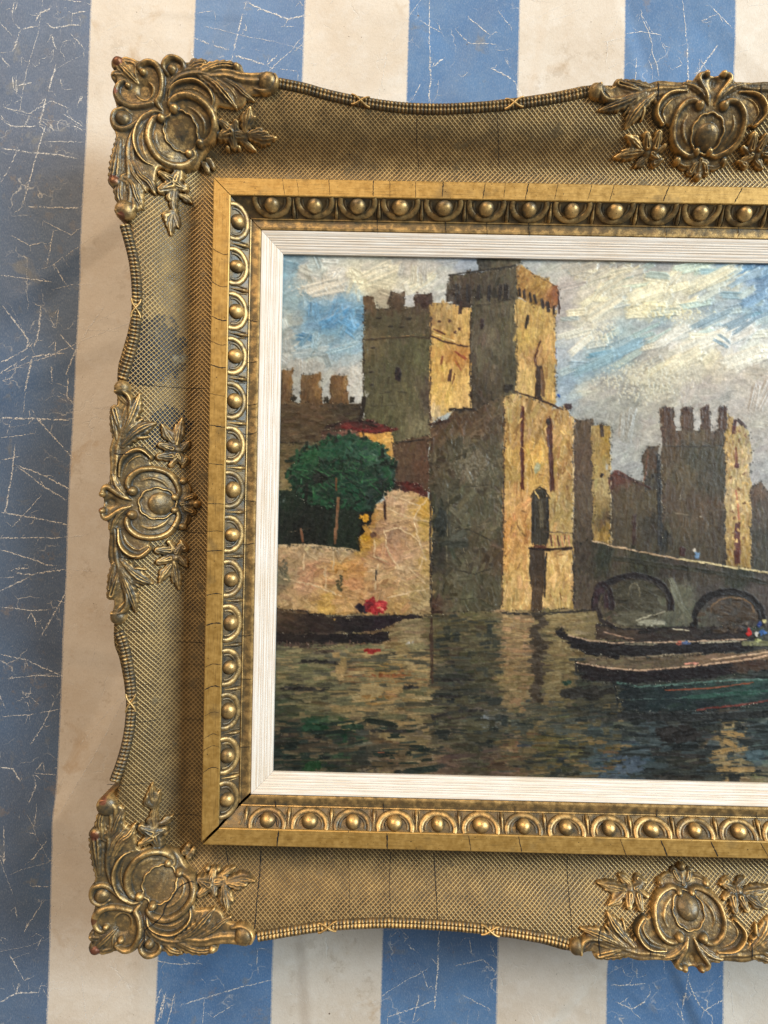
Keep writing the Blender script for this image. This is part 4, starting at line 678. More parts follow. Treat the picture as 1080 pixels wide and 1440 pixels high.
def build_flakes():
    """worn, cracked lines where the print has flaked off the paper: ragged strips"""
    V, F = [], []
    def strip(P, w):
        P = np.asarray(P, float); sg = np.hypot(*np.diff(P, axis=0).T); ac = np.concatenate([[0], np.cumsum(sg)])
        tt = np.linspace(0, ac[-1], max(3, int(ac[-1] / 3.0) + 1)); P = np.column_stack([np.interp(tt, ac, P[:, 0]), np.interp(tt, ac, P[:, 1])]); n = len(P)
        if n < 3: return
        P = P + rs.normal(0, .45, P.shape)
        d = np.gradient(P, axis=0); d /= np.linalg.norm(d, axis=1)[:, None] + 1e-9
        nn = np.stack([-d[:, 1], d[:, 0]], 1)
        taper = np.minimum(1, np.minimum(np.arange(n), np.arange(n)[::-1]) / 3 + .15)
        w = w * .86; wl = w * taper * (.45 + rs.random(n) * .9); wr = w * taper * (.45 + rs.random(n) * .9)
        a, b = P + nn * wl[:, None], P - nn * wr[:, None]
        Q = np.stack([a, b], 1).reshape(-1, 2); zz = paper_z(Q[:, 0], Q[:, 1]) + .35
        k = sum(len(q) for q in V); V.append(np.column_stack([Q, zz]))
        i = np.arange(n - 1) * 2 + k; F.append(np.stack([i, i + 1, i + 3, i + 2], 1))
    def ph(pts): return np.array([unproj(x, y, ZP - 12)[:2] for x, y in pts])
    z1 = lambda *q: [(x / 6.0, y / 6.0) for x, y in q]; z2 = lambda *q: [(x / 6.0, 430 + y / 6.0) for x, y in q]; z3 = lambda *q: [(x / 6.0, 740 + y / 6.0) for x, y in q]
    z4 = lambda *q: [(x / 4.5, 1200 + y / 4.5) for x, y in q]; z5 = lambda *q: [(x / 3.857, 560 + y / 3.857) for x, y in q]; z6 = lambda *q: [(260 + x / 6.0, y / 6.0) for x, y in q]
    traced = [  # photo points
        (z1((120, 0), (110, 90), (100, 150)), 1.0), (z1((150, 20), (120, 100)), .8), (z1((0, 190), (100, 300)), 1.0), (z1((115, 195), (170, 245), (320, 215)), 1.3), (z1((170, 250), (105, 430)), 1.3), (z1((300, 175), (330, 110), (410, 80), (440, 40)), 1.5), (z1((285, 100), (325, 125)), 1.2), (z1((390, 190), (450, 235), (600, 205), (680, 210)), 1.3), (z1((535, 75), (610, 110), (740, 90)), 1.3), (z1((435, 280), (445, 340), (470, 410)), 1.3), (z1((448, 410), (446, 460)), 1.2), (z1((465, 535), (415, 710), (400, 760)), 1.5), (z1((380, 810), (320, 1050)), 1.5), (z1((500, 650), (515, 730)), 1.0), (z1((590, 280), (650, 340), (710, 410)), 1.2), (z1((520, 350), (590, 330)), 1.0), (z1((500, 420), (545, 480)), .9), (z1((0, 470), (85, 570)), 1.3), (z1((0, 440), (50, 440)), 1.0), (z1((100, 640), (110, 740)), 1.6), (z1((125, 720), (265, 688)), 1.5), (z1((135, 720), (130, 790)), 1.4), (z1((40, 1030), (120, 1060), (300, 1055)), 1.2), (z1((640, 870), (690, 800)), 1.6), (z1((520, 945), (690, 1055)), .8), (z1((40, 880), (80, 870)), 1.2), (z1((110, 860), (180, 830)), 1.0), (z1((0, 960), (35, 1010)), 1.2), (z1((160, 520), (180, 470)), .9), (z1((320, 540), (330, 490)), .9), (z1((560, 0), (720, 18)), .8), (z1((470, 15), (485, 80)), .8), (z1((440, 140), (500, 160)), .7), (z1((210, 1050), (235, 970)), 1.0), (z1((330, 1000), (400, 1050)), 1.0),
        ([(62, 175), (45, 235), (30, 290)], 1.3), ([(0, 207), (40, 213), (80, 216), (108, 222)], 1.3), ([(35, 290), (70, 291), (112, 292)], 1.3), ([(0, 387), (40, 392), (72, 396)], .9), ([(60, 197), (115, 198)], .8), ([(75, 322), (66, 372)], 1.0), ([(75, 370), (92, 400)], 1.0), ([(60, 310), (100, 330), (112, 320)], .7), ([(0, 255), (14, 232), (24, 205)], .9), ([(5, 150), (40, 158), (70, 140), (95, 150)], .8), ([(15, 330), (40, 345), (60, 340)], .7),
        (z2((25, 0), (190, 220), (230, 290), (230, 360), (110, 430), (0, 485)), 1.4), (z2((0, 575), (150, 480), (240, 420)), .9), (z2((338, 0), (325, 180), (310, 280), (280, 350)), 1.8), (z2((270, 430), (440, 405), (540, 400)), 1.6), (z2((270, 430), (240, 600), (205, 730)), 1.7), (z2((210, 755), (200, 850)), 1.4), (z2((462, 290), (465, 435)), 1.1), (z2((430, 490), (437, 660)), 1.1), (z2((500, 235), (560, 310), (630, 380)), 1.1), (z2((870, 0), (730, 200), (630, 385), (545, 600)), 1.3), (z2((570, 580), (560, 760), (620, 830)), 1.3), (z2((0, 945), (250, 950), (580, 965)), 1.5), (z2((300, 935), (420, 1080)), 1.1), (z2((95, 965), (50, 1080)), .6), (z2((405, 80), (465, 190)), .6), (z2((485, 20), (470, 180)), 1.0), (z2((200, 215), (270, 230)), .6), (z2((20, 630), (60, 645)), 1.6), (z2((780, 150), (1000, 20)), .5), (z2((700, 200), (1030, 210)), .5),
        (z5((49 * 3.857, 100), (400, 330)), 1.1), (z5((78, 270), (70, 350), (20, 650)), 1.5), (z5((80, 360), (240, 420), (390, 500)), 1.2), (z5((90, 370), (240, 480), (380, 565)), 1.2), (z5((0, 620), (190, 650), (380, 688)), 1.3), (z5((0, 335), (110, 315)), 1.0), (z5((0, 215), (190, 190)), .7), (z5((60, 700), (230, 520)), .6),
        (z3((0, 100), (160, 100)), 1.5), (z3((160, 100), (320, 98), (480, 100), (700, 75)), 1.0), (z3((0, 200), (140, 240), (300, 290), (390, 330), (475, 330)), 1.1), (z3((120, 358), (240, 355)), 1.4), (z3((130, 395), (260, 410), (400, 385), (545, 365)), 1.3), (z3((0, 545), (120, 490), (240, 430)), 1.2), (z3((0, 680), (120, 690), (250, 715), (410, 705)), .9), (z3((265, 730), (300, 800), (310, 860)), 1.2), (z3((570, 510), (490, 680), (330, 960)), 1.2), (z3((340, 820), (375, 890)), .8), (z3((450, 620), (560, 650)), .7), (z3((0, 440), (130, 428)), .8), (z3((590, 365), (800, 380)), .6), (z3((580, 100), (760, 60)), .6),
        ([(0, 920), (35, 928), (88, 952)], 1.0), ([(10, 955), (50, 950), (90, 952)], .9), ([(76, 985), (60, 1020), (42, 1048)], 1.0), ([(0, 1008), (40, 1006), (84, 998)], .7), ([(0, 1080), (18, 1082), (28, 1100)], 1.4), ([(46, 1090), (50, 1105), (44, 1122)], 1.5), ([(50, 1084), (60, 1072)], 1.2), ([(48, 1088), (78, 1090)], .8), ([(5, 1160), (6, 1190), (8, 1212)], 1.0), ([(70, 1178), (46, 1208)], .9), ([(52, 1130), (50, 1160)], .8), ([(190, 955), (140, 1050), (85, 1145)], .8), ([(170, 980), (110, 1050)], .6),
        (z4((25, 10), (35, 60)), 1.0), (z4((240, 0), (205, 40)), .9), (z4((210, 200), (320, 202)), 1.2), (z4((260, 330), (165, 470), (155, 510)), 1.0), (z4((270, 525), (230, 610)), .8), (z4((60, 640), (100, 720), (150, 810)), 1.1), (z4((0, 945), (100, 890), (240, 885)), 1.5), (z4((100, 890), (115, 825)), 1.3), (z4((105, 330), (115, 400)), .9), (z4((1020, 850), (985, 970)), 1.3), (z4((1050, 870), (1000, 1060)), 1.4), (z4((415, 290), (300, 470)), .7), (z4((490, 560), (445, 680)), .7), (z4((510, 770), (545, 1080)), 1.1), (z4((300, 820), (460, 818)), .6), (z4((310, 860), (480, 855)), .7), (z4((340, 830), (290, 910)), 1.0), (z4((0, 530), (25, 570)), 1.0),
        (z6((520, 15), (660, 75), (870, 155), (1020, 125), (1078, 118)), 1.6), (z6((870, 155), (835, 220)), 1.2), (z6((485, 120), (440, 300), (415, 420), (400, 510)), 1.6), (z6((520, 0), (500, 70)), 1.2), (z6((60, 300), (240, 375), (370, 420)), 1.2), (z6((425, 470), (560, 505), (680, 550)), 1.6), (z6((690, 550), (780, 465)), 1.4), (z6((40, 400), (85, 530)), 1.5), (z6((970, 0), (990, 40)), 1.2), (z6((920, 430), (990, 380)), 1.3), (z6((800, 580), (950, 600)), .9), (z6((90, 100), (240, 78)), .7), (z6((640, 615), (690, 590)), 1.2), (z6((490, 245), (520, 258)), 1.8), (z6((1000, 350), (1078, 325)), .8),
        ([(604, 80), (606, 110), (603, 142)], 1.4), ([(604, 98), (618, 86), (626, 80)], 1.4), ([(604, 80), (604, 0)], .9), ([(617, 112), (615, 132)], .9), ([(580, 140), (592, 116)], .9), ([(690, 95), (712, 106), (728, 116)], 1.3), ([(724, 112), (730, 130)], 1.3), ([(710, 80), (716, 92)], 1.0), ([(650, 108), (658, 102)], 1.1), ([(655, 20), (690, 50)], .9), ([(640, 40), (660, 60), (700, 62)], .8), ([(590, 30), (620, 45)], .9), ([(700, 15), (720, 40)], .8),
        ([(967, 60), (968, 116)], 1.3), ([(1010, 62), (990, 90), (978, 108)], 1.4), ([(894, 82), (892, 120)], .9), ([(912, 84), (918, 100)], .9), ([(930, 60), (937, 75)], .9), ([(900, 20), (920, 50)], .8), ([(960, 0), (966, 60)], .8), ([(1000, 10), (1030, 40)], .9), ([(880, 50), (900, 45), (930, 50)], .8), ([(985, 30), (1010, 20)], .9), ([(950, 95), (960, 90)], 1.2),
        ([(260, 1410), (300, 1398), (340, 1385), (388, 1374)], 1.1), ([(362, 1332), (362, 1356)], 1.0), ([(270, 1354), (276, 1356)], 1.4), ([(232, 1400), (228, 1430)], 1.0), ([(300, 1430), (330, 1410)], .9), ([(236, 1440), (246, 1396)], .9), ([(215, 1350), (250, 1356), (276, 1354)], .9),
        ([(617, 1318), (616, 1360), (611, 1420)], 1.5), ([(572, 1330), (586, 1340)], 1.4), ([(565, 1310), (575, 1320)], 1.2), ([(594, 1368), (602, 1392)], 1.2), ([(612, 1408), (580, 1420), (545, 1432)], 1.1), ([(548, 1320), (560, 1310)], .9), ([(640, 1360), (680, 1350), (700, 1370)], .9), ([(660, 1320), (664, 1345)], .9), ([(650, 1400), (690, 1420)], .9), ([(590, 1400), (580, 1440)], .9), ([(690, 1330), (700, 1350)], .9),
        ([(934, 1346), (935, 1370)], 1.0), ([(860, 1386), (885, 1386), (910, 1384)], 1.2), ([(896, 1362), (897, 1376)], 1.2), ([(966, 1376), (960, 1420)], 1.4), ([(967, 1378), (978, 1404), (990, 1420), (1020, 1404)], 1.2), ([(866, 1410), (890, 1420), (908, 1408), (916, 1394)], 1.2), ([(890, 1424), (884, 1410)], 1.4), ([(958, 1420), (962, 1440)], 1.2), ([(1005, 1380), (1015, 1370)], .9), ([(875, 1362), (880, 1372)], .9)]
    for p, w in traced:
        strip(ph(p), w)
        for q in range(2):                                   # small side branches
            i = rs.integers(len(p)); x, y = p[i]; a = rs.random() * 6.28; L = 4 + rs.random() * 12
            strip(ph([(x, y), (x + math.cos(a) * L * .5, y + math.sin(a) * L * .5 + rs.normal(0, 2)), (x + math.cos(a) * L, y + math.sin(a) * L)]), w * .6)
    # smaller random flakes wherever the print is blue, and pale creases on the cream
    for i in range(2300):
        X = rs.uniform(-700, 1700); Y = rs.uniform(-1500, 600)
        if -100 < X < 1470 and -1040 < Y < 100: continue
        u = stripe_u(X, Y) % 1
        if u < .5 and rs.random() < .9: continue
        if X > -150 and rs.random() < .45: continue
        a = rs.choice([rs.normal(.2, .3), rs.normal(1.4, .4), rs.random() * 3.14]); L = rs.exponential(7) + 1.5 + (rs.random() < .04) * rs.uniform(30, 110)
        d = np.array([math.cos(a), math.sin(a)]) * L; k = np.array([X, Y])
        strip(np.array([k, k + d * .5 + rs.normal(0, L * .06, 2), k + d]), rs.choice([.22, .35, .5, .8], p=[.4, .3, .2, .1]) * rs.uniform(.8, 1.3))
    for i in range(420):                                     # long pale scratches on the cream
        X = rs.uniform(-500, 1500); Y = rs.uniform(-1400, 500)
        if -60 < X < 1430 and -1000 < Y < 60: continue
        if stripe_u(X, Y) % 1 > .46: continue
        a = rs.choice([rs.normal(.3, .3), rs.normal(1.5, .35)]); L = rs.exponential(22) + 8
        d = np.array([math.cos(a), math.sin(a)]) * L; k = np.array([X, Y])
        strip(np.array([k, k + d * .5 + rs.normal(0, L * .05, 2), k + d]), rs.uniform(.3, .6))
    for i in range(60):                                      # long folds worn pale, crossing both colours
        x0, y0 = rs.uniform(-60, 1140), rs.uniform(-40, 1480)
        if 210 < x0 < 1180 and 170 < y0 < 1280: continue
        a = rs.choice([rs.normal(.25, .25), rs.normal(1.45, .3), rs.normal(2.4, .3)]); L = rs.uniform(50, 230); n = 6
        pts = [(x0 + math.cos(a) * L * q / n + rs.normal(0, 1.6), y0 + math.sin(a) * L * q / n + rs.normal(0, 1.6)) for q in range(n + 1)]
        strip(ph(pts), rs.uniform(.25, .75))
    for i in range(26):                                      # knocks: bursts of short cracks
        x0, y0 = rs.uniform(-20, 1090), rs.uniform(0, 1440)
        if 150 < x0 and 110 < y0 < 1320: continue
        for q in range(rs.integers(4, 10)):
            a = rs.random() * 6.28; L = rs.exponential(9) + 4; strip(ph([(x0 + rs.normal(0, 3), y0 + rs.normal(0, 3)), (x0 + math.cos(a) * L * .5 + rs.normal(0, 1), y0 + math.sin(a) * L * .5 + rs.normal(0, 1)), (x0 + math.cos(a) * L, y0 + math.sin(a) * L)]), rs.uniform(.3, 1.1))
    v = np.vstack(V); f = np.vstack(F)
    o = obj('flaked_print', mesh_np('flaked_print', v, f, smooth=False), M_FLAKE, paper, kind='stuff')
build_flakes()

# ================================================================ the framed painting
root = bpy.data.objects.new('framed_painting', None); col.objects.link(root)
root['label'] = 'castle and lake oil painting in an ornate swept gilt frame lying on striped paper'
root['category'] = 'framed painting'
RAILS = {  # origin, along, outward, length
    'top': (np.array([0, 0.]), np.array([1, 0.]), np.array([0, 1.]), GW), 'left': (np.array([0, -GH]), np.array([0, 1.]), np.array([-1, 0.]), GH),
    'bottom': (np.array([GW, -GH]), np.array([-1, 0.]), np.array([0, -1.]), GW), 'right': (np.array([GW, 0.]), np.array([0, -1.]), np.array([1, 0.]), GH)}
def rail_xy(r, s, t):
    o, a, n, L = RAILS[r]; s = np.asarray(s, float)[..., None]; t = np.asarray(t, float)[..., None]
    return o + a * s + n * t
def rail_st(r, P):
    o, a, n, L = RAILS[r]; d = np.asarray(P)[..., :2] - o; return d @ a, d @ n
# outer outline traced from the photograph
OUT = {'left': [[(166.7, 315), (174, 341), (179.6, 365), (183, 392.6), (184, 418.5), (183, 444), (180.5, 470), (175, 494), (168.5, 515), (163, 533)],
                [(158, 888), (165, 906), (171, 934), (175, 964), (176, 990), (174.4, 1017), (170, 1045), (162.4, 1073), (152, 1101)]],
       'top': [[(391, 107), (426, 114), (454, 122), (484, 129), (509.6, 134), (546.7, 139.5), (579, 142.5), (620, 143.5), (659, 142), (707, 138.5), (752, 133), (796, 126), (836, 117)]],
       'bottom': [[(361, 1326.7), (395.5, 1321), (440, 1314), (479, 1310), (518, 1308), (551, 1307.5), (590, 1309), (638.6, 1312), (690, 1317), (740, 1324), (780, 1331.7), (806, 1340)]]}
EDGE = {}
for r, segs in OUT.items():
    EDGE[r] = []
    for sg in segs:
        st = np.array([rail_st(r, on_cove(x, y, 3)) for x, y in sg]); EDGE[r].append(st[np.argsort(st[:, 0])])
for r in ('top', 'bottom'): e = EDGE[r][0]; EDGE[r].append(np.column_stack([GW - e[::-1, 0], e[::-1, 1]]))
EDGE['right'] = [np.column_stack([GH - e[::-1, 0], e[::-1, 1]]) for e in EDGE['left']]
def t_out(r, s):
    pts = sorted([tuple(p) for e in EDGE[r] for p in e])
    ps = np.array([p[0] for p in pts]); pt = np.array([p[1] for p in pts]); L = RAILS[r][3]
    a, b = [e for e in sorted(EDGE[r], key=lambda e: e[0, 0])]
    ss = [-140, -10, a[0, 0] - 8] + list(a[:, 0]) + [a[-1, 0] + 12, b[0, 0] - 12] + list(b[:, 0]) + [b[-1, 0] + 8, L + 10, L + 140]
    tt = [118, 118, a[0, 1] - 3] + list(a[:, 1]) + [a[-1, 1] + 1, b[0, 1] + 1] + list(b[:, 1]) + [b[-1, 1] - 3, 118, 118]
    return np.interp(s, ss, tt)
WORN = [((224, 492), 36, 46), ((215, 470), 26, 22), ((205, 520), 30, 26), ((238, 596), 26, 26), ((222, 620), 16, 16), ((250, 628), 14, 12)]
WORN = [(on_cove(x, y, 0), a, b) for (x, y), a, b in WORN]
def build_cove(r):
    o, a, n, L = RAILS[r]
    ns, nt = int(L / 4), 22
    q = np.linspace(0, 1, ns)
    v = np.linspace(0, 1, nt)
    s0 = q * L; to = t_out(r, s0 + 0)
    # the mitre: a point at distance t runs from -t to L + t
    T = v[None] * (to[:, None] - 2); Sx = -T + q[:, None] * (L + 2 * T)
    T = v[None] * (t_out(r, Sx.mean(1))[:, None] - 2); Sx = -T + q[:, None] * (L + 2 * T)
    XY = rail_xy(r, Sx, T); Z = zcove(T)
    arc = np.concatenate([np.zeros((ns, 1)), np.cumsum(np.hypot(np.diff(T, axis=1), np.diff(Z, axis=1)), 1)], 1)
    P = np.concatenate([XY, Z[..., None]], -1)
    # outer wall down to the table, undercut
    w1 = np.concatenate([rail_xy(r, Sx[:, -1], T[:, -1]), (Z[:, -1] - 3)[:, None]], 1)[:, None]
    w2 = np.concatenate([rail_xy(r, Sx[:, -1], T[:, -1] - 14), np.full((ns, 1), ZP + .2)], 1)[:, None]
    P = np.concatenate([P, w1, w2], 1); arc = np.concatenate([arc, arc[:, -1:] + 3, arc[:, -1:] + 40], 1); Sq = np.concatenate([Sx, Sx[:, -1:], Sx[:, -1:]], 1)
    worn = np.zeros(P.shape[:2])
    for c, ra, rb in WORN: worn = np.maximum(worn, np.clip(1.35 - np.hypot((P[..., 0] - c[0]) / ra, (P[..., 1] - c[1]) / rb), 0, 1))
    me = mesh_np('cove', P.reshape(-1, 3), gridf(ns, nt + 2), np.stack([Sq.ravel(), arc.ravel()], 1), {'worn': worn.ravel()})
    return obj('cove_panel', me, M_COVE, root, {'left': 'netted bronze cove with black worn patches', 'top': 'netted bronze cove in shade', 'bottom': 'netted bronze cove in light', 'right': None}[r])
COVE = {r: build_cove(r) for r in RAILS}
def sweep(name, r, prof, mat, parent, g0=.4, g1=.4, seg=24, label=None, wob=0.0, wear=None):
    """straight mitred moulding: prof is a list of (t, z)"""
    L = RAILS[r][3]; prof = np.array(prof, float); n = len(prof); q = np.linspace(0, 1, int(L / seg))
    a = -prof[:, 0] + g0; b = L + prof[:, 0] - g1
    Sx = a[None] + q[:, None] * (b - a)[None]; T = np.repeat(prof[None, :, 0], len(q), 0); Z = np.repeat(prof[None, :, 1], len(q), 0)
    if wob: Z = Z + (rs.normal(0, wob, (len(q), 1)))
    P = np.concatenate([rail_xy(r, Sx, T), Z[..., None]], -1)
    arc = np.concatenate([[0], np.cumsum(np.hypot(*np.diff(prof, axis=0).T))])
    # doubled rows keep the profile's edges crisp
    idx = np.repeat(np.arange(n), 2)[1:-1]
    P2 = P[:, idx].reshape(-1, 3); U = np.stack([Sx[:, idx].ravel() + len(r) * 300, np.repeat(arc[None, idx], len(q), 0).ravel()], 1)
    m = len(idx); i = np.arange(len(q) - 1)[:, None]; j = np.arange(0, m, 2)[None]
    F = np.stack([i * m + j, i * m + j + 1, (i + 1) * m + j + 1, (i + 1) * m + j], -1).reshape(-1, 4)
    return obj(name, mesh_np(name, P2, F, U, {'wear': np.repeat(np.array(wear if wear is not None else [.5] * n, float)[None, idx], len(q), 0).ravel()}), mat, parent, label)
MIT = {'top': (.7, .7), 'left': (3.6, .7), 'bottom': (.7, 1.6), 'right': (.7, .7)}
BAND, EGGS, LINER = {}, {}, {}
BANDP = [(0, 30), (0, 70.6), (-.35, 71.5), (-1.2, 72), (-23.2, 71.6), (-24.2, 71.0), (-24.5, 70), (-24.5, 64)]
EGGP = [(-24.5, 68.5), (-28, 65.2), (-34, 60.2), (-40, 55.6), (-46, 51.6), (-48.3, 50.3), (-48.9, 51.4), (-49.8, 51.9), (-50.7, 51.4), (-51.2, 50.0)]
FILP = [(-51.2, 50.2), (-54, 50.0), (-61, 50.6), (-63.4, 50.2), (-64.4, 49.0), (-64.5, 44)]
LINP = [(-64.7, 44), (-64.7, 48.2), (-65.6, 49.0)]
_t, _z = -65.8, 49.0
for wd_, g_ in ((6.5, .2), (3.6, .12), (2.6, .3), (4.2, .1), (3.0, .3), (5.2, .18), (4.0, .1)):
    LINP += [(_t - .3, _z), (_t - wd_ * .45, _z + .22 - wd_ * .12), (_t - wd_ + .75, _z - .25 - wd_ * .24), (_t - wd_ + .35, _z - .25 - g_ - wd_ * .26), (_t - wd_, _z - .1 - wd_ * .275)]
    _t -= wd_; _z -= .275 * wd_
LINP += [(-95.15, 40.6), (-95.15, 34)]
names = {'top': 'upper', 'left': 'left', 'bottom': 'lower', 'right': 'right'}
for r in RAILS:
    g0, g1 = MIT[r]
    BAND[r] = sweep('gilt_band', r, BANDP, M_BAND, root, g0, g1, label='burnished gold flat band of the %s rail' % names[r])
    EGGS[r] = sweep('egg_moulding', r, EGGP, M_EGG, root, g0, g1, label='egg and dart moulding of the %s rail' % names[r], wear=[.38] * 5 + [.45, .6, .7, .6, .4])
    sweep('gilt_fillet', r, FILP, M_EGG, root, g0, g1, wear=[.45, .52, .62, .75, .6, .3])
    LINER[r] = sweep('liner', r, LINP, M_LINER, root, .15, .15, label='reeded whitewashed wooden liner of the %s side' % names[r])
def build_backing():
    V, F = [], []
    for r in RAILS:
        L = RAILS[r][3]
        for (t, z) in ((60, ZP + .2), (60, 14), (-100, 14), (-100, ZP + .2)):
            for s in (-t, L + t): V.append([*rail_xy(r, s, t), z])
        k = len(V) - 8
        F += [[k, k + 1, k + 3, k + 2], [k + 2, k + 3, k + 5, k + 4], [k + 4, k + 5, k + 7, k + 6]]
    obj('backing_frame', mesh_np('backing_frame', np.array(V), np.array(F), smooth=False), M_WOOD, root)
build_backing()

# ---------------------------------------------------------------- egg and dart units: bead, cup, dart
SL = np.array([-24.0, -18.2]); SL /= np.hypot(*SL); NL = np.array([SL[1], -SL[0]])      # down the slope / off it, in (t, z)
T0 = np.array([-24.6, 68.6])
def slope(u, w, h): p = T0[None] + np.asarray(w)[:, None] * SL + np.asarray(h)[:, None] * NL; return np.column_stack([u, p])   # local x along, y outward, z up
def tube_on_slope(U, W, R, H, nr=7):
    U, W, R, H = map(np.asarray, (U, W, R, H)); n = len(U)
    d = np.gradient(np.column_stack([U, W]), axis=0); d /= np.linalg.norm(d, axis=1)[:, None]; nx, ny = -d[:, 1], d[:, 0]
    ang = np.linspace(0, math.pi, nr)
    P = []
    for i in range(n):
        c, s = np.cos(ang) * R[i], np.sin(ang) * H[i]
        P.append(slope(U[i] + nx[i] * c, W[i] + ny[i] * c, s - .4))
    return np.vstack(P), gridf(n, nr)
def dome(u0, w0, ru, rw, h, n=20, m=9):
    P, a = [], np.linspace(0, 2 * math.pi, n, endpoint=False)
    for k in range(m):
        e = k / (m - 1) * math.pi / 2 * .97; P.append(slope(u0 + ru * math.cos(e) * np.cos(a), w0 + rw * math.cos(e) * np.sin(a), np.full(n, h * math.sin(e) - .6)))
    return np.vstack(P), gridf(m, n, True)[:, ::-1]
vb, fb = dome(0, 11.4, 11.4, 11.6, 9.6)
ME_BEAD = mesh_np('bead', vb, fb, attrs={'wear': np.repeat(np.linspace(.25, .86, 9) ** .8, 20)})
aa = np.linspace(-1.85, 1.85, 27)
v1, f1 = tube_on_slope(24.2 * np.sin(aa), 5.0 + 21.0 * np.cos(aa), 1.8 + 3.0 * np.cos(aa / 1.95), 1.1 + 1.9 * np.cos(aa / 2.0), 9)
v2, f2 = tube_on_slope(18.0 * np.sin(aa), 6.5 + 15.5 * np.cos(aa), .8 + 1.6 * np.cos(aa / 1.9), .5 + .9 * np.cos(aa / 2.0))
ME_CUP = mesh_np('cup', np.vstack([v1, v2]), np.vstack([f1, f2 + len(v1)]), attrs={'wear': np.concatenate([np.tile(.34 + .30 * np.sin(np.linspace(0, math.pi, 9)), 27), np.tile(.28 + .16 * np.sin(np.linspace(0, math.pi, 7)), 27)])})
ww = np.linspace(2, 29.5, 12)
v3, f3 = tube_on_slope(np.zeros(12), ww, np.interp(ww, [2, 10, 22, 29.5], [.5, 1.3, 3.2, 2.4]), np.interp(ww, [2, 10, 22, 29.5], [.6, 2.4, 4.6, 1.0]))
vl, fl = tube_on_slope(-4.2 - np.linspace(0, 1, 10) ** 2 * 3.4, np.linspace(28, 4, 10), np.full(10, 1.0), np.linspace(1.2, 1.6, 10), 5)
vr = vl * np.array([-1, 1, 1])
ME_DART = mesh_np('dart', np.vstack([v3, vl, vr]), np.vstack([f3, fl + len(v3), (fl + len(v3) + len(vl))[:, ::-1]]), attrs={'wear': np.concatenate([np.tile(.34 + .32 * np.sin(np.linspace(0, math.pi, 7)), 12), np.full(len(vl) * 2, .5)])})
for me, mt in ((ME_BEAD, M_EGG), (ME_CUP, M_EGG), (ME_DART, M_EGG)): me.materials.append(mt)
RZ = {'top': 0, 'left': math.pi / 2, 'bottom': math.pi, 'right': -math.pi / 2}
def place(name, me, r, s, parent, sc=1.0):
    o = bpy.data.objects.new(name, me); col.objects.link(o); o.parent = parent
    p = rail_xy(r, s, 0); o.location = (p[0] * S, p[1] * S, 0); o.rotation_euler = (0, 0, RZ[r]); o.scale = (sc, 1, 1); o.location.z = rs.normal(0, .35) * S; o.rotation_euler.z += rs.normal(0, .0006); return o
def bead_s(r, pts): return [float(rail_st(r, unproj(x, y, 67))[0]) for x, y in pts]
sT = bead_s('top', [(382, 290), (1048.6, 297)]); pT = (sT[1] - sT[0]) / 11
sB = bead_s('bottom', [(1040, 1169), (375, 1156)]); pB = (sB[1] - sB[0]) / 11
sLf = bead_s('left', [(320, 1126), (333, 310.5)]); pL = (sLf[1] - sLf[0]) / 13
UNITS = {'top': (sT[0], pT), 'bottom': (sB[1], pB), 'left': (sLf[0], pL), 'right': (GH - sLf[1], pL)}
for r, (s0, p) in UNITS.items():
    L = RAILS[r][3]
    k = math.ceil((40 - s0) / p); s = s0 + k * p
    while s < L - 39:
        lim = min(s, L - s)
        place('bead', ME_BEAD, r, s + rs.normal(0, .8), EGGS[r], 1 + rs.normal(0, .06))
        if lim > 50: place('cup', ME_CUP, r, s, EGGS[r])
        if s + p / 2 < L - 52 and s + p / 2 > 50: place('dart', ME_DART, r, s + p / 2, EGGS[r])
        s += p

# ---------------------------------------------------------------- canvas
def build_canvas():
    img, hgt = paint()
    xs = np.concatenate([np.arange(92, 830, 1.2), np.arange(831, GW - 91, 4.0)]); ys = np.arange(-92.0, -GH + 91.0, -1.2)
    X, Y = np.meshgrid(xs, ys); n, m = X.shape
    px, py = proj(np.stack([X, Y, np.full(X.shape, 36.0)], -1))
    fx = np.clip(px - PX0, 0, PW - 2.01); fy = np.clip(py - PY0, 0, PH - 2.01); ix, iy = fx.astype(int), fy.astype(int); fx = fx - ix; fy = fy - iy
    def samp(A):
        if A.ndim == 3: gx, gy = fx[..., None], fy[..., None]
        else: gx, gy = fx, fy
        return (A[iy, ix] * (1 - gx) + A[iy, ix + 1] * gx) * (1 - gy) + (A[iy + 1, ix] * (1 - gx) + A[iy + 1, ix + 1] * gx) * gy
    c = samp(img); h = samp(blur(hgt, 1))
    lin = np.where(c <= .04045, c / 12.92, ((c + .055) / 1.055) ** 2.4) ** 1.07 * PAINT_GAIN
    v = np.stack([X, Y, 35.2 + np.clip(h, -1, 3.5) * RELIEF], -1).reshape(-1, 3)
    me = mesh_np('canvas', v, gridf(n, m), attrs={'paint': lin.reshape(-1, 3)})
    obj('canvas', me, M_PAINT, root, 'thickly painted oil picture of a crenellated castle, bridge and moored boats on a lake')
PAINT_GAIN, RELIEF = 0.84, 1.05
build_canvas()

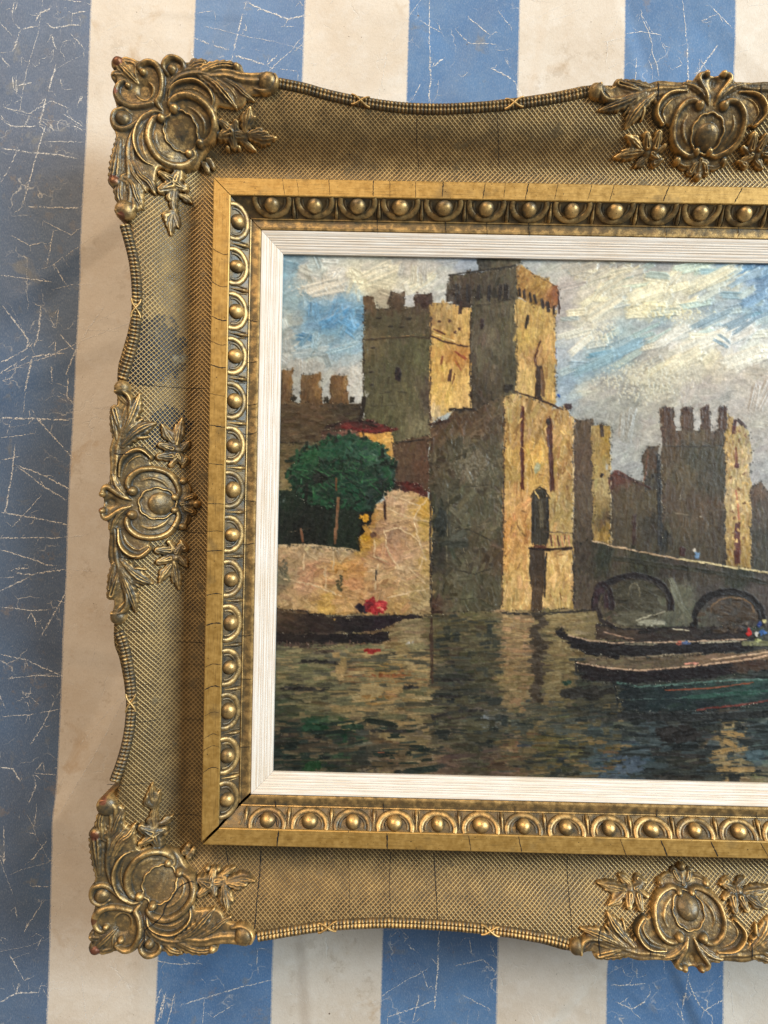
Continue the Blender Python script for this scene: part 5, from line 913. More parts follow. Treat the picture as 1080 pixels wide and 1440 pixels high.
# ---------------------------------------------------------------- ribbed cord along the outer edge
def build_cord(r, e, idx):
    P = catmull(e, .62); s, t = P[:, 0], P[:, 1] - 7.2
    n = len(s); arc = np.concatenate([[0], np.cumsum(np.hypot(np.diff(s), np.diff(t)))])
    q = np.linspace(-1, 1, 15)
    d = np.gradient(np.column_stack([s, t]), axis=0); d /= np.linalg.norm(d, axis=1)[:, None]
    ns_, nt_ = -d[:, 1], d[:, 0]
    rib = np.abs(np.sin(arc * math.pi / 5.3)) ** .7
    hh = 6.2 * np.sqrt(np.clip(1 - q[None] ** 2, 0, 1)) * (.50 + .50 * rib[:, None] * (np.abs(q[None]) < .93)) * (1 - .42 * np.exp(-((q[None] + .05) / .16) ** 2)) - 1
    Sx = s[:, None] + ns_[:, None] * q[None] * 7.2; T = t[:, None] + nt_[:, None] * q[None] * 7.2
    Z = zcove(np.clip(T, 0, None)) + hh
    out = q > .9
    Z[:, out] = zcove(t)[:, None] - 2
    G = np.concatenate([rail_xy(r, Sx, T), Z[..., None]], -1)
    lip_s, lip_t = s + ns_ * 7.6, t + nt_ * 7.6
    skirt = np.concatenate([rail_xy(r, lip_s, lip_t), (zcove(t) + .5)[:, None]], 1)[:, None]
    sk2 = np.concatenate([rail_xy(r, lip_s, lip_t - 2), np.full((n, 1), -20.0)], 1)[:, None]
    G = np.concatenate([G, skirt, sk2], 1)
    wear = np.concatenate([np.repeat((.22 + .38 * rib)[:, None], 15, 1) * (.7 + .4 * np.sqrt(np.clip(1 - q ** 2, 0, 1)))[None], np.full((n, 1), .5), np.full((n, 1), .2)], 1)
    obj('ribbed_cord', mesh_np('ribbed_cord', G.reshape(-1, 3), gridf(n, 17), attrs={'wear': wear.ravel()}), M_ORN, root, kind='stuff')
def ribbon_cross(r, s0, t0, slope_):
    """two thin straps crossing over the cord"""
    V, F, W = [], [], []
    for sg in (-1, 1):
        u = np.linspace(-13, 13, 15); tt = sg * 6.0 * np.sin(u / 13 * math.pi / 2)
        ss = s0 + u; t = t0 - 7 + tt + slope_ * u
        ang = np.linspace(0, math.pi, 6); d = np.gradient(np.column_stack([ss, t]), axis=0); d /= np.linalg.norm(d, axis=1)[:, None]
        cc = np.cos(ang) * 1.5; hh = np.sin(ang) * 2.4
        Sx = ss[:, None] - d[:, 1:2] * cc[None]; T = t[:, None] + d[:, 0:1] * cc[None]
        Z = zcove(t)[:, None] + 3.6 + hh[None] - 1.5 * (np.abs(u) / 13)[:, None] ** 2
        k = sum(map(len, V)); V.append(np.concatenate([rail_xy(r, Sx, T), Z[..., None]], -1).reshape(-1, 3)); F.append(gridf(15, 6) + k); W.append(np.full(90, .78))
    obj('ribbon_cross', mesh_np('ribbon_cross', np.vstack(V), np.vstack(F), attrs={'wear': np.concatenate(W)}), M_ORN, root)
for r in EDGE:
    for i, e in enumerate(EDGE[r]): build_cord(r, e, i)
for r, pts in {'top': [(507, 139), (724, 142)], 'left': [(190, 432), (181, 990)], 'bottom': [(460, 1306), (690, 1310)]}.items():
    for x, y in pts:
        s, t = rail_st(r, on_cove(x, y, 8)); e = [e for e in EDGE[r] if e[0, 0] - 5 < s < e[-1, 0] + 5]
        if not e: continue
        e = e[0]; te = np.interp(s, e[:, 0], e[:, 1]); sl = (np.interp(s + 8, e[:, 0], e[:, 1]) - np.interp(s - 8, e[:, 0], e[:, 1])) / 16
        ribbon_cross(r, s, te, sl)
        if r == 'left': ribbon_cross('right', GH - s, te, -sl)
        else: ribbon_cross(r, GW - s, te, -sl)

# ---------------------------------------------------------------- moulded ornaments (relief sculpted as strokes)
STEP = 0.8
def soft_t(X, Y):
    a = np.maximum(-X, X - GW); c = np.maximum(Y, -GH - Y); near = np.clip((np.minimum(a, c) + 60) / 60, 0, 1)
    return np.maximum(a, c) + near * (.5 * (a + c + np.sqrt((a - c) ** 2 + 40.0 ** 2)) - np.maximum(a, c))
class Relief:
    def __init__(s, x0, x1, y0, y1):
        s.xs = np.arange(x0, x1, STEP); s.ys = np.arange(y0, y1, STEP); s.X, s.Y = np.meshgrid(s.xs, s.ys)
        s.H = np.full(s.X.shape, -9.0); s.L = np.zeros(s.X.shape, np.int16); s.names = ['body']
        s.g = np.random.default_rng(3); s.bole = []
    def body(s, pts, h, soft=5):
        P = catmull(list(pts) + [pts[0]], 4)
        m = np.zeros(s.X.shape, bool); n = len(P)
        for i in range(n - 1):
            (ax, ay), (bx, by) = P[i], P[i + 1]
            if ay == by: continue
            m ^= ((ay > s.Y) != (by > s.Y)) & (s.X < (bx - ax) * (s.Y - ay) / (by - ay) + ax)
        b = blur(m.astype(float), int(soft * soft / STEP))
        hh = np.where(m, h * np.clip((b - .30) / .5, 0, 1) ** .6, -9)
        up = hh > s.H; s.H[up] = hh[up]; s.L[up] = 0
    def stroke(s, name, pts, w, h, prof='round', base=0.0, step=2.2):
        if prof in ('leaf', 'fold') and 'crest' not in name: w = np.atleast_1d(np.array(w, float)) * 1.28
        if name == 'petal': w = np.atleast_1d(np.array(w, float)) * 1.12; h = h * 1.15
        P = catmull(pts, step) if len(pts) > 1 else np.array(pts, float)
        n = len(P); arc = np.concatenate([[0], np.cumsum(np.hypot(*np.diff(P, axis=0).T))]) if n > 1 else np.zeros(1)
        T = arc / max(arc[-1], 1e-6); h = np.atleast_1d(np.array(h, float)) * .90
        w = np.interp(T, np.linspace(0, 1, np.size(w)), np.atleast_1d(w)); h = np.interp(T, np.linspace(0, 1, np.size(h)), np.atleast_1d(h))
        pad = w.max() + 2
        i0, i1 = np.searchsorted(s.ys, [P[:, 1].min() - pad, P[:, 1].max() + pad]); j0, j1 = np.searchsorted(s.xs, [P[:, 0].min() - pad, P[:, 0].max() + pad])
        X, Y = s.X[i0:i1, j0:j1], s.Y[i0:i1, j0:j1]
        if X.size == 0: return
        best = np.full(X.shape, 1e9); tt = np.zeros(X.shape); sd = np.zeros(X.shape)
        if n == 1: best = np.hypot(X - P[0, 0], Y - P[0, 1]) / w[0]; Ww = w[0]; hv = h[0]; qs = best
        else:
            for a in range(n - 1):
                d = P[a + 1] - P[a]; l2 = d @ d
                if l2 < 1e-9: continue
                u = np.clip(((X - P[a, 0]) * d[0] + (Y - P[a, 1]) * d[1]) / l2, 0, 1)
                ex, ey = X - P[a, 0] - u * d[0], Y - P[a, 1] - u * d[1]
                q = np.hypot(ex, ey) / np.maximum(w[a] + (w[a + 1] - w[a]) * u, .3)
                m = q < best; best[m] = q[m]; tt[m] = (T[a] + (T[a + 1] - T[a]) * u)[m]; sd[m] = np.sign(ex * -d[1] + ey * d[0])[m]
            hv = np.interp(tt, T, h); qs = best * sd
        if prof == 'leaf' and n > 1: best = best * (1 + .10 * np.sin(tt * arc[-1] * 2 * math.pi / 8.5 + sd * .6)) ; qs = best * sd
        inside = best < 1; q = np.clip(best, 0, 1); rt = np.sqrt(1 - q ** 2)
        if prof == 'round': z = hv * rt
        elif prof == 'leaf': z = hv * (.62 * rt ** .7 + .38 * (1 - q)) * (1 - .30 * np.exp(-(q / .16) ** 2)) + .17 * hv * np.cos(q * 10 - tt * 2.5) * (1 - q) ** .7
        elif prof == 'fold': z = hv * rt ** .8 * (.72 + .28 * np.clip(qs, -1, 1)) + .12 * hv * np.cos(qs * 8) * (1 - q)
        elif prof == 'gutter': z = hv * (.50 * rt ** .5 + .62 * np.exp(-((q - .62) / .26) ** 2) * np.clip((1 - q) * 6, 0, 1) - .1)
        elif prof in ('fingL', 'fingR'):
            g = qs if prof == 'fingL' else -qs
            z = hv * np.clip((1 - q) * 3.2, 0, 1) ** .6 * (.98 * np.exp(-((g - .40) / .42) ** 2) + .50 * np.exp(-((g + .66) / .20) ** 2) + .12)
        elif prof == 'dish': z = hv * (np.exp(-((q - .86) / .12) ** 2) * np.clip((1 - q) * 9, 0, 1) * .55 + .45 * (1 - q ** 2))
        else: z = hv * rt
        z = np.where(inside, z + base, -9)
        k = len(s.names); s.names.append(name)
        Hs, Ls = s.H[i0:i1, j0:j1], s.L[i0:i1, j0:j1]
        up = z > Hs; Hs[up] = z[up]; Ls[up] = k
    def rosette(s, name, cx, cy, rx, ry, h, lobes, rim=1.0, dome=.6, ph=0.0, base=2.0):
        dx, dy = (s.X - cx) / rx, (s.Y - cy) / ry; a = np.arctan2(dy, dx) + ph
        sc = 1 + .075 * np.abs(np.sin(a * lobes / 2)) - .04
        q = np.hypot(dx, dy) / sc
        z = np.where(q < 1, base + h * (rim * np.exp(-((q - .90) / .075) ** 2) * np.clip((1 - q) * 14, 0, 1) + dome * np.sqrt(np.clip(1 - (q / .86) ** 2, 0, 1)) + .06 * np.cos(a * 5) * q), -9)
        k = len(s.names); s.names.append(name); up = z > s.H; s.H[up] = z[up]; s.L[up] = k
    def pit(s, cx, cy, rx, ry, d):
        q = ((s.X - cx) / rx) ** 2 + ((s.Y - cy) / ry) ** 2; on = s.H > -5; s.H[on] = np.maximum(s.H - d * np.exp(-q * 1.6), np.minimum(s.H, 1.2))[on]
    def build(s, part_name, toxy, rootlabel=None, zoff=0.0):
        """toxy(X, Y) -> frame coordinates; one mesh per stroke, parented to the ornament's body"""
        H = s.H.copy(); on = H > -5
        Hs = np.where(on, H, 0.0); wt = on.astype(float)
        sm = blur(Hs, 1) / np.maximum(blur(wt, 1), .2); H = np.where(on, sm, H)
        H = H + np.where(on, (blur(s.g.normal(0, 1, H.shape), 3)) * .22, 0)
        far = blur(np.where(on, H, 0), 22) ; fine = H - far
        near = H - blur(np.where(on, H, 0), 6)
        wear = np.clip(.47 + fine * .06 + near * .20, 0, 1)
        bole = np.zeros(s.X.shape)
        for (bx, by, br) in s.bole: bole = np.maximum(bole, np.clip(1.4 - np.hypot(s.X - bx, s.Y - by) / br, 0, 1))
        XY = toxy(s.X, s.Y); t = np.maximum(0, soft_t(XY[..., 0], XY[..., 1]))
        Z = zcove(t) + np.where(on, H, 0) + zoff
        n, m = s.X.shape
        qf = gridf(n, m); onf = on.ravel(); keep = onf[qf].all(1); qf = qf[keep]
        e1 = XY[0, 1] - XY[0, 0]; e2 = XY[1, 0] - XY[0, 0]
        if e1[0] * e2[1] - e1[1] * e2[0] > 0: qf = qf[:, ::-1]
        lab = s.L.ravel()[qf[:, 0]]
        V = np.concatenate([XY.reshape(-1, 2), Z.reshape(-1, 1)], 1); wr = np.stack([wear.ravel(), bole.ravel()], 1)
        # boundary edges of the whole relief get a wall that goes down inside / behind the frame
        ed = np.concatenate([qf[:, [0, 1]], qf[:, [1, 2]], qf[:, [2, 3]], qf[:, [3, 0]]]); ol = np.tile(lab, 4)
        key = np.minimum(ed[:, 0], ed[:, 1]).astype(np.int64) * (n * m) + np.maximum(ed[:, 0], ed[:, 1])
        u, inv, cnt = np.unique(key, return_inverse=True, return_counts=True); bd = cnt[inv] == 1
        be, bl = ed[bd], ol[bd]
        top = None
        order = [0] + [k for k in range(1, len(s.names))]
        for k in order:
            f = qf[lab == k]
            if len(f) < 6 and k: continue
            e = be[bl == k]
            ids, im = np.unique(np.concatenate([f.ravel(), e.ravel()]), return_inverse=True)
            if len(ids) == 0: ids = np.array([0]); 
            f2 = im[:f.size].reshape(-1, 4); e2 = im[f.size:].reshape(-1, 2)
            v, w = V[ids], wr[ids]
            parts = [f2]
            if len(e2):
                b = len(v); dn = v.copy(); dn[:, 2] = np.minimum(dn[:, 2] - 4, -10.0); v = np.vstack([v, dn]); w = np.concatenate([w, w * .3])
                parts.append(np.stack([e2[:, 1], e2[:, 0], e2[:, 0] + b, e2[:, 1] + b], 1))
                used = np.unique(np.concatenate([q.ravel() for q in parts])); rm = np.full(len(v), -1); rm[used] = np.arange(len(used)); v, w = v[used], w[used]; parts = [rm[q] for q in parts]
            me = mesh_np(s.names[k], v, np.vstack(parts), attrs={'wear': w[:, 0], 'bole': w[:, 1]})
            if k == 0: top = obj(part_name, me, M_ORN, root, rootlabel)
            else: obj(s.names[k], me, M_ORN, top)
        return top
def corner_relief(maps, extra=None):
    """strokes traced over the upper left corner; maps(x, y) -> frame coordinates of that corner"""
    R = Relief(-175, 110, -110, 175)
    P = lambda pts: [maps(x, y) for x, y in pts]
    R.body(P([(160, 82), (175, 82), (190, 83), (206, 86), (222, 91), (230, 87), (240, 80), (254, 83), (262, 92), (275, 86), (288, 84), (300, 91), (320, 88), (337, 92), (345, 102), (362, 103), (380, 102), (390, 110), (388, 122), (370, 131), (352, 133), (338, 150), (318, 150), (304, 150), (305, 180), (302, 200), (290, 214), (280, 234), (260, 242), (236, 240), (222, 236), (216, 262), (202, 268), (200, 290), (188, 298), (182, 306), (168, 306), (162, 298), (166, 284), (168, 270), (160, 262), (157, 250), (162, 230), (158, 214), (162, 196), (160, 182), (157, 165), (163, 152), (160, 138), (161, 122), (164, 112), (160, 103), (163, 95)]), 5.5)
    st = lambda name, pts, w, h, prof='round', base=0.0: R.stroke(name, P(pts), w, h, prof, base)
    bl = lambda name, x, y, r, h, base=2.0: R.stroke(name, P([(x, y)]), r, h, 'round', base)
    # corner shell
    bl('bud', 165, 86, 7.5, 9)
    st('leaf', [(166, 88), (178, 101), (194, 117)], [8, 8, 2.5], [10, 11, 9], 'leaf')
    st('leaf', [(176, 86), (189, 90), (190, 104), (194.5, 116)], [6, 5, 4, 2], [9, 9, 10, 8], 'fold')
    st('leaf', [(163, 106), (172, 106), (184, 111), (193, 117)], [6, 5, 4, 2], [9, 9, 9, 8], 'fold')
    st('scroll', [(201, 101), (195, 94), (206, 87), (219, 91), (226.5, 105), (228, 122), (225, 137), (222, 146), (230, 158)], [4.5, 5, 5.5, 5.5, 5.5, 5, 5, 5.5, 2], [9, 11, 13, 13, 13, 12, 12, 12, 7])
    bl('scroll_eye', 201.5, 102, 5.2, 10, 3)
    st('scroll', [(181, 121), (176, 115), (167, 120.5), (164, 132), (171, 144), (184, 150), (202, 151), (215, 147)], [4, 4.5, 5.5, 6, 6, 5.5, 5, 4.5], [9, 11, 12, 13, 13, 12, 12, 11])
    bl('scroll_eye', 181, 122, 4.8, 9, 3)
    st('rim', [(190, 127), (194, 137), (204, 142), (213.5, 135), (215, 122), (206, 113)], [2, 3, 3.2, 3.2, 3, 1.5], [5, 7, 7, 7, 7, 5], 'round', 1)
    R.pit(*maps(203, 128), 11, 12, 9)
    # snails either side of the shell
    bl('snail', 173, 166, 11, 12, 2)
    st('snail_curl', [(184, 160), (174, 153), (162, 156), (158, 166), (162, 177), (174, 181), (188, 176), (202, 167), (217, 160), (229, 160)], [3, 4, 4.5, 5, 5, 5, 5, 5, 4.5, 2], [8, 10, 11, 11, 11, 11, 12, 12, 11, 8])
    bl('snail', 242, 98, 7.5, 12, 2)
    st('snail_curl', [(236, 104), (230, 96), (231, 88), (238, 81), (247, 81), (255, 86), (258, 94), (254, 102)], [4, 5, 5.5, 5.5, 5, 4.5, 4, 3], [10, 12, 13, 13, 12, 11, 10, 8])
    # right acanthus
    st('stem', [(232, 144), (236, 128), (246, 113), (262, 105), (284, 104), (302, 111)], [3, 5, 7, 8, 8, 6], [8, 10, 11, 12, 13, 11], 'fold')
    st('leaf', [(262, 99), (275, 90), (287, 86)], [8, 8, 4], [9, 11, 8], 'leaf')
    st('leaf', [(284, 101), (303, 93), (318, 90.5), (334, 93)], [9, 8, 6, 5], [12, 12, 11, 10], 'leaf'); bl('leaf_tip', 332, 93, 6, 10, 2)
    st('leaf', [(286, 107), (303, 118), (316, 132), (332, 151)], [7, 8, 8, 1.5], [12, 13, 13, 8], 'leaf')
    st('leaf', [(300, 110), (316, 119), (328, 131), (333, 140)], [4, 5, 5, 2], [11, 11, 11, 8], 'fold')
    st('leaf', [(299, 121), (307, 131), (311, 144)], [3, 3, 1.2], [9, 9, 6])
    st('leaf', [(312, 109), (332, 121), (343, 131), (356, 139)], [7, 7, 6, 1.5], [10, 10, 10, 6], 'leaf')
    st('leaf', [(292, 108), (318, 107), (338, 112), (358, 114), (378, 112)], [8, 9, 9, 10, 10], [12, 12, 12, 12, 11], 'fold')
    bl('leaf_curl', 376, 114, 13.5, 12, 3); st('leaf_curl', [(386, 104), (389, 113), (384, 123), (372, 128), (358, 124)], [3, 4, 4.5, 4.5, 3], [11, 13, 12, 11, 8])
    st('finger', [(238, 140), (243, 126), (256, 119), (274, 118), (289, 127), (297, 138), (297, 148)], [3, 6, 8, 9, 9, 7, 3], [8, 12, 13, 13, 13, 12, 8], 'fingL')
    # left acanthus
    st('stem', [(217, 160), (200, 170), (187, 184), (180, 202), (179, 220), (180, 240), (178, 258)], [3, 5, 7, 8, 9, 9, 8], [8, 11, 12, 12, 13, 13, 11], 'fold')
    st('leaf', [(168, 196), (165, 218), (163, 236), (160.5, 252)], [6, 8, 9, 8], [9, 10, 11, 10], 'leaf'); bl('leaf_tip', 161, 254, 8.5, 11, 1)
    st('leaf', [(182, 226), (188, 244), (198, 257), (204, 267)], [6, 6, 5, 1.5], [12, 12, 11, 7], 'leaf')
    st('leaf', [(185, 222), (197, 246), (209, 256), (217, 271)], [5, 7, 7, 1.5], [11, 12, 12, 7], 'leaf')
    st('leaf', [(177, 250), (186, 258), (192, 276), (198.6, 292)], [8, 8, 6, 1.5], [11, 12, 11, 6], 'leaf')
    st('leaf', [(170, 252), (167, 270), (169, 284)], [7, 7, 5], [10, 10, 8], 'leaf')
    st('leaf', [(180, 252), (182, 270), (180, 286)], [7, 8, 8], [11, 11, 10], 'fold')
    bl('leaf_curl', 175, 294, 14, 11, 3); st('leaf_curl', [(163, 295), (168, 302), (180, 301), (188, 291), (187, 278)], [3.5, 4.5, 4.5, 4.5, 3], [11, 12, 12, 11, 8])
    st('finger', [(222, 161), (208, 166), (198, 178), (193, 195), (196, 212), (204, 225), (214, 231)], [3, 6, 8, 9, 9, 7, 3], [8, 12, 13, 13, 13, 12, 8], 'fingR')
    # C-scrolls round the rosette
    st('scroll', [(245, 155), (239.5, 147), (246, 138), (260, 134), (274, 137), (289, 148), (299, 163), (302, 181), (297, 197), (285, 206)], [5, 5.5, 6, 6, 6, 6, 6, 6, 5.5, 4.5], [11, 12, 13, 13, 13, 13, 13, 13, 12, 10]); bl('scroll_eye', 245.5, 154.5, 7, 12, 3); bl('scroll_eye', 283, 205.5, 6.5, 11, 3)
    st('rib', [(262, 149), (275.5, 157), (286, 171), (288, 187), (283, 198)], [2, 3, 3.2, 3, 2], [5, 7, 7, 7, 5], 'round', 1)
    st('scroll', [(229, 171), (220, 169), (212, 178), (209, 193), (212, 205), (220, 219), (233, 230), (249, 236), (264, 235), (275, 227), (275, 218), (269, 220)], [5, 5.5, 6, 6, 6, 6, 6, 6, 6, 5.5, 4.5, 4], [11, 12, 13, 13, 13, 13, 13, 13, 13, 12, 10, 9]); bl('scroll_eye', 229, 170, 7, 12, 3); bl('scroll_eye', 269, 221.5, 6, 10, 3)
    st('rib', [(221, 182), (219, 198), (226, 213), (240, 222), (256, 225)], [3, 5, 6, 6, 3], [5, 6, 6, 6, 5], 'round', 1)
    cx, cy = maps(256.3, 188.5); R.rosette('rosette', cx, cy, 25.5, 27.5, 7, 11, 1.0, .55)
    # sprigs
    for (n, p, w, h) in (('petal', [(311, 171), (324, 184)], [4, 6], 7), ('petal', [(310, 192), (324, 186)], [4, 7], 8), ('petal', [(328, 204), (326, 190)], [4.5, 5.5], 7), ('petal', [(331, 171), (328, 184)], [3.5, 5], 6), ('petal', [(344, 193), (332, 191)], [4, 4.5], 6), ('petal', [(344, 187), (332, 187)], [3, 4], 6),
                         ('leaf', [(344, 182), (347, 166), (351, 149)], [4, 8, 1.5], 8), ('leaf', [(346, 178), (352, 168), (358, 162)], [3, 5, 1.2], 7), ('leaf', [(350, 188), (366, 187), (376, 185)], [3.5, 7, 1.2], 8), ('leaf', [(352, 191), (370, 194), (388, 192)], [4, 7, 1.2], 8), ('leaf', [(341, 198), (350, 205), (359, 210)], [3, 4.5, 1.2], 6), ('berry', [(320, 208)], [4], 5), ('berry', [(335, 207)], [4], 5),
                         ('petal', [(226, 243), (243, 254)], [3, 6], 8), ('petal', [(226, 266), (243, 260)], [4.5, 6.5], 8), ('petal', [(252, 244), (247, 255)], [6, 5], 8), ('petal', [(259, 265), (249, 260)], [4, 5], 7), ('berry', [(261.5, 261)], [4], 6), ('leaf', [(254, 274), (262, 278), (269, 284)], [3, 5, 1.2], 6),
                         ('stalk', [(246, 264), (243, 284), (245, 298)], [4, 4.5, 3.5], 6), ('leaf', [(243, 282), (237, 276), (241, 268)], [3, 3.5, 1.5], 6), ('leaf', [(241, 298), (233, 303), (233, 310)], [4, 5, 2], 7), ('leaf', [(244, 298), (247, 310), (250, 319)], [4, 5, 1.5], 7), ('leaf', [(242, 300), (239, 314), (239.5, 329)], [4, 5.5, 1.3], 7), ('leaf', [(294, 226), (299, 234)], [4, 3], 4), ('leaf', [(288, 232), (292, 240)], [4, 3], 4)):
        st(n, p, w, h, 'leaf' if len(p) > 1 else 'round', .5)
    R.bole = [(*maps(165, 85), 8), (*maps(163, 130), 5), (*maps(160, 252), 8), (*maps(171, 303), 6)]
    if extra: extra(R, P)
    return R
tl = lambda x, y: tuple(on_cove(x, y, 8)[:2])
R1 = corner_relief(tl)
orn_tl = R1.build('corner_ornament', lambda X, Y: np.stack([X, Y], -1), 'acanthus corner ornament at the upper left, sharp and unbroken')
# the lower left corner comes from the same mould, set a little further out
tip_tl = np.array(tl(162, 82)); tip_bl = on_cove(128, 1338, 8)[:2]
sh = np.array([tip_bl[0], -GH - tip_bl[1]]) - tip_tl
bl_ = lambda x, y: tuple(np.array(tl(x, y)) + sh * .8)
R2 = corner_relief(bl_, lambda R, P: R.pit(*bl_(205, 122), 17, 17, 5))
orn_bl = R2.build('corner_ornament', lambda X, Y: np.stack([X, -GH - Y], -1), 'acanthus corner ornament at the lower left, split by a black crack')
def copy_tree(o, parent, loc, sc, label):
    c = o.copy(); col.objects.link(c); c.parent = parent; c.location = loc; c.scale = sc
    if label: c['label'] = label
    for ch in list(o.children):
        d = ch.copy(); col.objects.link(d); d.parent = c
    return c
copy_tree(orn_tl, root, (GW * S, 0, 0), (-1, 1, 1), 'acanthus corner ornament at the upper right')
copy_tree(orn_bl, root, (GW * S, 0, 0), (-1, 1, 1), 'acanthus corner ornament at the lower right')

# centre cartouches: left half traced over the top one, mirrored
def cart_relief(seed=0):
    ax = lambda y: 0.0
    R = Relief(-175, 175, 4, 172)
    X0 = on_cove(995.5, 187, 9)[0]
    def P(pts, m): return [((p[0] - X0) * m, p[1]) for p in (on_cove(x, y, 9)[:2] for x, y in pts)]
    half = [(1003, 103), (994, 99), (985, 104), (975, 111), (966, 114), (950, 114), (936, 112), (925, 113), (912, 117), (898, 114), (882, 110), (872, 113), (862, 120), (850, 117), (838, 117), (831, 125), (838, 136), (855, 143), (872, 140), (890, 141), (907, 140), (922, 140), (922, 160), (932, 173), (942, 174), (943, 195), (950, 212), (951, 229), (968, 236), (978, 244), (984, 246)]
    hp = P(half, 1); hm = P(half, -1)
    R.body([(min(p[0], 0), p[1]) for p in hp] + [(max(p[0], 0), p[1]) for p in hm[::-1]], 5.0)
    for m in (1, -1):
        st = lambda name, pts, w, h, prof='round', base=0.0: R.stroke(name, P(pts, m), w, h, prof, base)
        bl = lambda name, x, y, r, h, base=2.0: R.stroke(name, P([(x, y)], m), r, h, 'round', base)
        # crest
        st('crest_leaf', [(995, 102), (987, 104), (984, 110), (988, 119), (994, 130), (998, 145)], [4, 5, 5, 5, 4, 2], [11, 12, 12, 12, 12, 8]); bl('crest_bud', 995, 102.5, 5.2, 11, 3)
        st('crest_leaf', [(964, 116), (978, 121), (990, 131), (998, 146)], [4, 5.5, 5, 2], [10, 12, 12, 8], 'leaf')
        st('crest_leaf', [(968, 113), (982, 117), (991, 127)], [2.5, 4, 3], [10, 11, 10], 'fold')
        # edge band and fingers
        st('stem', [(965, 120), (948, 122), (930, 122), (912, 126), (895, 131), (872, 136), (856, 138)], [6, 8, 9, 8, 7, 6, 4], [10, 10, 10, 11, 11, 10, 8], 'fold')
        st('finger', [(966, 128), (945, 133), (932, 145), (927.5, 158), (933, 170)], [4, 7, 9, 9, 6], [9, 12, 14, 14, 11], 'fingR' if m == 1 else 'fingL')
        # leaf spray
        st('leaf', [(908, 130), (878, 142), (859, 148), (844.6, 152)], [6, 7, 7, 1.5], [11, 12, 11, 6], 'leaf')
        st('leaf', [(913, 128), (893, 143), (880, 157)], [4, 5, 1.5], [10, 11, 6], 'leaf')
        st('leaf', [(921, 130), (903, 147), (890, 162.6), (881.6, 177.5)], [5, 7, 8, 1.5], [10, 12, 12, 6], 'leaf')
        st('leaf', [(903, 146), (907, 153), (904, 166.5)], [2.5, 3, 2], [9, 9, 7])
        st('leaf', [(905, 127), (890, 122), (872, 115.5)], [6, 8, 6], [10, 11, 9], 'leaf')
        st('leaf', [(915, 121), (898, 117), (882, 113)], [5, 6, 4], [10, 10, 8], 'leaf')
        st('leaf', [(862, 137), (854, 128), (847, 120)], [3, 5, 3], [10, 10, 8], 'fold')
        bl('leaf_curl', 840, 126, 11, 10, 3); st('leaf_curl', [(846, 117), (845, 128), (851, 137), (862, 140), (880, 137)], [3.5, 4.5, 4.5, 4, 3], [12, 13, 12, 11, 9])
        # C-scroll
        st('scroll', [(985, 147), (979, 140), (967, 142), (955.6, 153.7), (949, 170), (947, 190), (950, 204), (958.5, 214), (970, 219), (979, 216)], [5, 5, 5, 4.8, 4.8, 4.8, 4.8, 4.8, 4.5, 4], [11, 12, 13, 13, 13, 13, 13, 12, 11, 10]); bl('scroll_eye', 985, 147, 7.2, 12, 3); bl('scroll_eye', 980, 213.5, 5.6, 10, 3)
        st('rib', [(968, 160), (962, 174), (963, 191), (971, 205)], [2, 3.4, 3.4, 2], [5, 7, 7, 5], 'round', 1)
        # pendant
        bl('berry', 954, 225, 5.8, 8, 2); st('leaf', [(956, 227), (964, 232), (976, 231)], [3.5, 4.5, 3], [8, 8, 8], 'fold'); st('leaf', [(985, 226), (978, 231), (973, 240)], [4, 6, 4.5], [9, 10, 8], 'leaf')
        # sprig
        for (n, p, w, h) in (('leaf', [(882, 188.5), (892, 196), (903, 207)], [1.5, 6.5, 3], 8), ('leaf', [(865, 219.6), (884, 215), (904, 212)], [1.5, 6.5, 3.5], 8), ('leaf', [(876, 210), (890, 210), (903, 211)], [1.2, 4, 3], 7), ('leaf', [(895, 232), (903, 226), (911, 220)], [1.5, 5.5, 3], 7),
                             ('petal', [(911, 188.5), (912, 206)], [4, 5.5], 9), ('petal', [(928, 187), (923, 206)], [4.5, 5.5], 9), ('petal', [(936, 204), (921, 214)], [2.8, 3.5], 8), ('petal', [(927, 222), (918, 215)], [4, 4.5], 8), ('petal', [(933, 223), (922, 228)], [2, 4.5], 7), ('berry', [(911, 215)], [6.2], 8)):
            st(n, p, w, h, 'leaf' if len(p) > 1 else 'round', .5)
    c0 = on_cove(995.5, 187, 9)[1]
    tipy = on_cove(982, 245.5, 12)[1]
    R.stroke('pendant_tip', [(0, tipy)], 6.2, 8, 'round', 2); R.stroke('leaf', [(0, tipy + 8), (0, tipy + 20)], [3, 5], 8, 'leaf', 1)
    R.rosette('boss_rim', 0, c0 + 1, 24.5, 25.5, 6, 9, 1.15, .25, .3)
    R.stroke('boss', [(0, c0 - 3)], 16.5, 9, 'round', 3.5)
    cy = on_cove(1001, 115, 6)[1]; R.pit(0, cy, 7, 9, 7)
    R.bole = [(-8, cy + 12, 5)]
    return R
CR = cart_relief()
def cart_at(r, s0, label, dt=0.0, sgn=1):
    return CR.build('centre_cartouche', lambda X, Y: rail_xy(r, s0 + X * sgn, Y + dt), label)
sc_top = on_cove(995.5, 187, 9)[0]
sc_left = rail_st('left', on_cove(222, 708, 9)); sc_bot = rail_st('bottom', on_cove(969, 1281, 9)); c0t = on_cove(995.5, 187, 9)[1]
cart_at('top', sc_top, 'rococo cartouche at the middle of the upper rail')
cl = cart_at('left', sc_left[0], 'rococo cartouche at the middle of the left rail', (sc_left[1] - c0t))
cart_at('bottom', sc_bot[0], 'rococo cartouche at the middle of the lower rail', (sc_bot[1] - c0t))
copy_tree(cl, root, (GW * S, 0, 0), (-1, 1, 1), 'rococo cartouche at the middle of the right rail')

